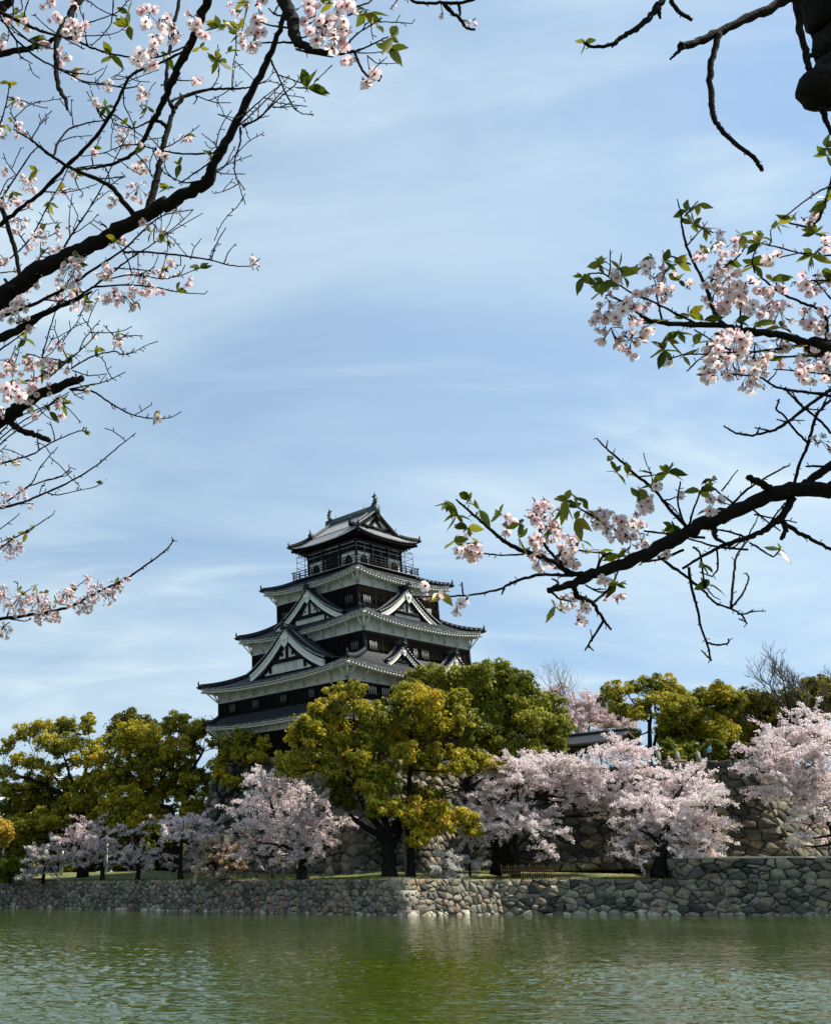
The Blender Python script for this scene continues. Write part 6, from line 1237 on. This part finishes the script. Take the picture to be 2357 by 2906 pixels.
for i, f in enumerate((.08, .5, .92)):
    for s in (-1, 1):
        c = a1 + (a0 - a1) * f + nR * s * 1.35; q = MB(); q.box(c[0] - .11, c[0] + .11, c[1] - .11, c[1] + .11, ZH - .1, zr_ - .75); q.box(c[0] - .18, c[0] + .18, c[1] - .18, c[1] + .18, ZH - .05, ZH + .2)
        q.build('post', MW_, root, gb)
q = MB()
for s in (-1, 1): q.beam(a1 + nR * s * 1.35 - [0, 0, .85], a0 + nR * s * 1.35 - [0, 0, .85], .16, .22)
for f in (.03, .08, .5, .92): c = a1 + (a0 - a1) * f; q.beam(c + nR * 1.5 - [0, 0, .80], c - nR * 1.5 - [0, 0, .80], .16, .22); q.beam(c - [0, 0, .8], c - [0, 0, .2], .14, .14)
q.build('tie_beam', MW_, root, gb)
q = MB(); c0, c1 = a1 + (a0 - a1) * .5 - nR * .6, a1 + (a0 - a1) * .92 - nR * .6
q.add([(*c0[:2], ZH), (*c1[:2], ZH), (*c1[:2], ZH + 2.1), (*c0[:2], ZH + 2.1), *[(*(c - nR * .1)[:2], z) for c, z in ((c0, ZH), (c1, ZH), (c1, ZH + 2.1), (c0, ZH + 2.1))]], [(0, 1, 2, 3), (4, 5, 6, 7), (0, 1, 5, 4), (1, 2, 6, 5), (2, 3, 7, 6), (3, 0, 4, 7)])
q.build('door', MW_, root, gb)
# small white-roofed booth left of the gate
c = at(1486, 2165, 103.0); root = thing('ticket_booth', 'small booth with a pale sloping roof half hidden by blossom left of the roofed gate', 'booth', (c[0], c[1], ZH))
q = MB(); q.box(c[0] - 1.3, c[0] + 1.3, c[1], c[1] + 1.8, ZH, c[2] - .25); q.build('wall', M_BLACK, root, (c[0], c[1], ZH))
q = MB(); V = [(c[0] - 1.6, c[1] - .5, c[2] - .45), (c[0] + 1.6, c[1] - .5, c[2] - .45), (c[0] + 1.6, c[1] + 2.2, c[2] + .45), (c[0] - 1.6, c[1] + 2.2, c[2] + .45)]
q.add(V + [(x, y, z - .14) for x, y, z in V], [(0, 1, 2, 3), (7, 6, 5, 4), (0, 4, 5, 1), (1, 5, 6, 2), (2, 6, 7, 3), (3, 7, 4, 0)]); q.build('roof', M_BUILD, root, (c[0], c[1], ZH))
# far buildings seen through the trees on the left
def building(label, px0, px1, pyt, Y, floors, name='office_building', depth=14, wall=None):
    p0, p1 = at(px0, 2400, Y), at(px1, 2400, Y); top_ = at(px0, pyt, Y)[2]; b = np.array([(p0[0] + p1[0]) / 2, Y, 1.5])
    root = thing(name, label, 'building', b); q = MB(); q.box(p0[0], p1[0], Y, Y + depth, 1.4, top_); q.box(p0[0] - .3, p1[0] + .3, Y - .3, Y + depth + .3, top_, top_ + .5)
    q.build('wall', wall or M_BUILD, root, b); fh = (top_ - 1.5) / floors; n = max(2, int((p1[0] - p0[0]) / 3.2))
    for f in range(floors):
        for i in range(n):
            x0 = p0[0] + (p1[0] - p0[0]) * (i + .14) / n; x1 = p0[0] + (p1[0] - p0[0]) * (i + .86) / n; z0 = 1.5 + fh * (f + .32); z1 = 1.5 + fh * (f + .86)
            q = MB(); q.box(x0, x1, Y - .06, Y + .02, z0, z1); w_ = q.build('window', M_GLASS, root, b)
            q = MB(); q.box((x0 + x1) / 2 - .06, (x0 + x1) / 2 + .06, Y - .12, Y - .055, z0, z1); q.box(x0 - .1, x1 + .1, Y - .16, Y - .055, z0 - .16, z0); q.build('frame', M_METAL, w_, b)
    return root
building('white office block with dark glazed upper floor at the left edge behind the trees', -260, 26, 2262, 215.0, 4)
building('pale low building with a flat roof glimpsed through the left camphor boughs', 60, 215, 2212, 250.0, 5)
building('grey-roofed low building glimpsed between the left camphor trunks', 350, 440, 2268, 230.0, 3, 'low_building', 10, flat('grey_wall', (.33, .35, .38)))
# bamboo fence
root = thing('bamboo_fence', 'low brown bamboo lattice fence on the grass under the drooping cherry', 'fence', at(1500, 2490, 92.2))
b = np.array(root.location); q = MB(); r_ = MB()
f0, f1 = at(1424, 2487, 91.4), at(1570, 2484, 92.6); f0[2] = f1[2] = .72; hf = 1.0
n = 22
for i in range(n + 1):
    p = f0 + (f1 - f0) * i / n; h_ = hf * (.72 if i % 3 else .95); q.tube([p - [0, 0, .1], p + [0, 0, h_]], .035 if i % 3 else .055, 6)
for z, o_ in ((.22, -.04), (.48, -.05), (.74, -.04)): r_.tube([f0 + [0, o_, z], (f0 + f1) / 2 + [0, o_, z + .02], f1 + [0, o_, z]], .035, 6)
q.build('upright', M_BAMBOO, root, b); r_.build('rail', M_BAMBOO, root, b)
# bench and short posts on the left lawn
bx0, bx1 = at(686, 2499, 97.0), at(736, 2499, 97.0); zg = .78; b = (bx0 + bx1) / 2; b[2] = zg
root = thing('park_bench', 'long low dark bench on the lawn left of the largest lilac cherry', 'bench', b)
q = MB(); q.box(bx0[0], bx1[0], b[1] - .25, b[1] + .25, zg + .42, zg + .50); q.build('seat', MW_, root, b)
for f in (.15, .85):
    x = bx0[0] + (bx1[0] - bx0[0]) * f; q = MB(); q.box(x - .07, x + .07, b[1] - .2, b[1] + .2, zg - .05, zg + .42); q.build('leg', MW_, root, b)
for px, lab, m in ((772, 'dark short post on the lawn just right of the bench', MW_), (805, 'pale short post on the lawn under the lilac cherry', M_GREY)):
    p = at(px, 2498, 95.5); p[2] = .74; q = MB(); q.lathe(p, [(.001, -.1), (.09, -.1), (.085, .62), (.06, .68), (.001, .69)], 8); o = q.build('short_post', m, None, p); o.location = p; tag(o, lab, 'post')
# white slim posts between the trunks on the far left
for px, w_, lab in ((172, .32, 'thick white post between the far left cherry trunks'), (300, .2, 'slim white post just left of the rose-pink cherry trunk'), (2, .2, 'white post at the very left edge behind the bush')):
    p = at(px, 2498, 124.0); p[2] = 1.2; q = MB(); q.box(p[0] - w_ / 2, p[0] + w_ / 2, p[1] - w_ / 2, p[1] + w_ / 2, 1.1, 4.6); q.box(p[0] - w_ / 2 - .06, p[0] + w_ / 2 + .06, p[1] - w_ / 2 - .06, p[1] + w_ / 2 + .06, 4.6, 4.75)
    o = q.build('white_post', M_BUILD, None, p); o.location = p; tag(o, lab, 'post', 'white posts among the left trees')
# timber prop beside the central trees
p, e = at(*zz_(ZC, 978, 1272), 90.2), at(*zz_(ZC, 968, 930), 90.5); p[2] = .62; q = MB(); q.tube([p - [0, 0, .1], e], [.09, .07], 8); q.tube([e + [-.5, 0, 0], e + [.5, 0, .05]], .07, 7)
o = q.build('support_pole', mat('prop_timber', color=(.10, .07, .055), rough=.85, nscale=8, namt=.4), None, p); o.location = p; tag(o, 'thin timber prop holding a bough between the two central camphor trunks', 'pole')
p, e = at(*zz_(ZC, 1225, 1290), 90.9), at(*zz_(ZC, 1165, 1020), 91.5); p[2] = .6; q = MB(); q.tube([p - [0, 0, .1], e], [.06, .05], 7)
o = q.build('leaning_pole', M_GREY, None, p); o.location = p; tag(o, 'pale leaning pole beside the white-blossomed sapling', 'pole')
# cables slung across the big lilac cherry
for i, (x0, y0, x1, y1) in enumerate(((-40, 745, 480, 672), (-40, 800, 460, 728))):
    p0, p1 = at(*zz_(ZC, x0, y0), 93.0), at(*zz_(ZC, x1, y1), 91.3); q = MB(); t = np.linspace(0, 1, 12)[:, None]; q.tube(p0 + (p1 - p0) * t - np.array([0, 0, 1]) * .35 * np.sin(t * pi), .022, 5)
    o = q.build('cable', M_CABLE, None, p0); o.location = p0; tag(o, ('upper' if i == 0 else 'lower') + ' of the two grey cables slung past the largest lilac cherry', 'cable')
# stone posts along the terrace edge
for px, lab in ((1871, 'stone fence post nearest the person in white'), (1925, 'middle stone fence post along the terrace edge'), (1984, 'stone fence post nearest the person in blue')):
    p = at(px, 2168, 97.5); p[2] = ZH - .05; q = MB(); w_ = .15
    q.box(p[0] - w_, p[0] + w_, p[1] - w_, p[1] + w_, ZH - .1, ZH + .95); q.lathe([p[0], p[1], ZH + .95], [(w_ * 1.1, 0), (w_ * .9, .1), (.001, .16)], 8); o = q.build('stone_post', M_GREY, None, p); o.location = p; tag(o, lab, 'post', 'stone posts on the terrace')
p0, p1 = at(1876, 2162, 97.3), at(1948, 2160, 97.0); q = MB(); q.beam(p0, p1, .22, .24); o = q.build('log_rail', mat('log', color=(.16, .11, .07), rough=.9, nscale=6, namt=.4), None, p0); o.location = p0; tag(o, 'brown log rail laid between two stone posts on the terrace', 'rail')

# people on the terrace
SKIN = flat('skin', (.52, .33, .24), .6); HAIR = flat('dark_hair', (.012, .010, .009), .5)
def person(label, px, py, Y, top, legs_, face=0.0, pose='stand', zf=ZH - .05, h=1.66, hat=None):
    """one skinned body, with clothes and hair as children"""
    p = at(px, py, Y); p[2] = zf
    root = thing('person', label, 'person', p, face); s = h / 1.70
    if pose == 'stand': hip, lean = .88, 0.05
    elif pose == 'bend': hip, lean = .84, .55
    else: hip, lean = .46, .10
    def T(z): return (-lean * (z - hip) * .9, hip + (z - hip) * (1 - .25 * lean))     # forward is -y
    J = {}; fy = lambda z: T(z)[0]; fz = lambda z: T(z)[1]
    sit = pose == 'sit'
    top_z = hip + .50
    J['pelvis'] = (0, 0, hip, .135); J['waist'] = (0, fy(hip + .2), fz(hip + .2), .125); J['chest'] = (0, fy(hip + .42), fz(hip + .42), .145); J['neck'] = (0, fy(hip + .58), fz(hip + .58), .055)
    J['jaw'] = (0, fy(hip + .66) - .02, fz(hip + .66), .072); J['head'] = (0, fy(hip + .75) - .01, fz(hip + .75), .098); J['crown'] = (0, fy(hip + .83), fz(hip + .83), .062)
    for sd, nm in ((-1, 'l'), (1, 'r')):
        J['sh' + nm] = (sd * .18, fy(hip + .49), fz(hip + .49), .062); J['el' + nm] = (sd * .23, fy(hip + .25) - .02, fz(hip + .22), .043); J['wr' + nm] = (sd * .19, fy(hip + .1) - .16, fz(hip + .06) + (.06 if not sit else .02), .030); J['ha' + nm] = (sd * .17, fy(hip + .1) - .23, fz(hip + .02) + .05, .028)
        J['hp' + nm] = (sd * .09, 0, hip - .05, .095)
        if sit: J['kn' + nm] = (sd * .12, -.42, .46, .062); J['an' + nm] = (sd * .12, -.40, .08, .042); J['to' + nm] = (sd * .12, -.55, .04, .035)
        else: J['kn' + nm] = (sd * .10, -.03, .47, .062); J['an' + nm] = (sd * .10, .02, .08, .042); J['to' + nm] = (sd * .11, -.12, .04, .035)
    Ed = [('pelvis', 'waist'), ('waist', 'chest'), ('chest', 'neck'), ('neck', 'jaw'), ('jaw', 'head'), ('head', 'crown')]
    for nm in 'lr': Ed += [('chest', 'sh' + nm), ('sh' + nm, 'el' + nm), ('el' + nm, 'wr' + nm), ('wr' + nm, 'ha' + nm), ('pelvis', 'hp' + nm), ('hp' + nm, 'kn' + nm), ('kn' + nm, 'an' + nm), ('an' + nm, 'to' + nm)]
    def skin(name, keys, m, grow=0.0, sub=2):
        ks = [k for k in keys]; ix = {k: i for i, k in enumerate(ks)}; me = bpy.data.meshes.new(name)
        me.from_pydata([tuple(np.array(J[k][:3]) * s) for k in ks], [(ix[a], ix[b_]) for a, b_ in Ed if a in ix and b_ in ix], [])
        o = bpy.data.objects.new(name, me); COL.objects.link(o); o.parent = root; me.materials.append(m)
        md = o.modifiers.new('skin', 'SKIN'); 
        if not me.skin_vertices: 
            import bmesh
            bm = bmesh.new(); bm.from_mesh(me); bm.verts.layers.skin.verify(); bm.to_mesh(me); bm.free()
        for k, i in ix.items():
            r = (J[k][3] + grow) * s; me.skin_vertices[0].data[i].radius = (r * (1.25 if k in ('chest', 'waist', 'pelvis') else 1), r); me.skin_vertices[0].data[i].use_root = (i == 0)
        o.modifiers.new('sub', 'SUBSURF').levels = sub; o.modifiers['sub'].render_levels = sub
        return o
    skin('body', list(J), SKIN)
    skin('shirt', ['pelvis', 'waist', 'chest', 'shl', 'shr', 'ell', 'elr'], top, .014)
    skin('trousers', ['pelvis', 'hpl', 'hpr', 'knl', 'knr', 'anl', 'anr'], legs_, .012)
    hq = MB(); hc = np.array(J['head'][:3]) * s + [0, .012, .022 * s]; rr = .108 * s
    hq.lathe(hc, [(rr * .92, -.03), (rr * 1.02, .02), (rr * .95, .06), (rr * .6, .10), (.001, .115)], 12); hq.build('hair' if hat is None else 'hat', hat or HAIR, root)
    fq = MB()
    for sd in (-1, 1): fq.lathe(np.array(J['head'][:3]) * s + [sd * .035, -.096 * s, .0], [(.001, -.010), (.010, 0), (.001, .010)], 6)
    fq.lathe(np.array(J['jaw'][:3]) * s + [0, -.082 * s, .045], [(.001, -.02), (.013, -.008), (.006, .03)], 6); fq.build('face_features', HAIR, root)
    return root
BLUE = flat('blue_cloth', (.03, .33, .48)); DARK = flat('dark_cloth', (.02, .022, .03)); WHITE = flat('white_cloth', (.72, .73, .75)); LILAC = flat('lilac_cloth', (.36, .33, .42)); PALE = flat('pale_green_cloth', (.50, .58, .52)); BEIGE = flat('beige_cloth', (.45, .36, .28))
person('person in a bright blue top standing on the terrace edge, looking down', 2014, 2168, 96.3, BLUE, DARK, 1.9, 'bend')
person('person in white standing by the stone posts, partly behind blossom', 1841, 2168, 98.2, WHITE, BEIGE, .3)
person('person in a pale top sitting on the corner of the high stone wall', 2133, 2152, 94.9, WHITE, DARK, .5, 'sit')
person('person in lilac bending over on the wall beside the seated one', 2160, 2152, 96.0, LILAC, DARK, -1.2, 'bend')
person('person dressed in black sitting in the shade behind the wall top', 2076, 2160, 97.2, DARK, DARK, 1.0, 'sit')
person('person in pale green standing among the blossom near the right edge', 2245, 2160, 99.5, PALE, BEIGE, .2)
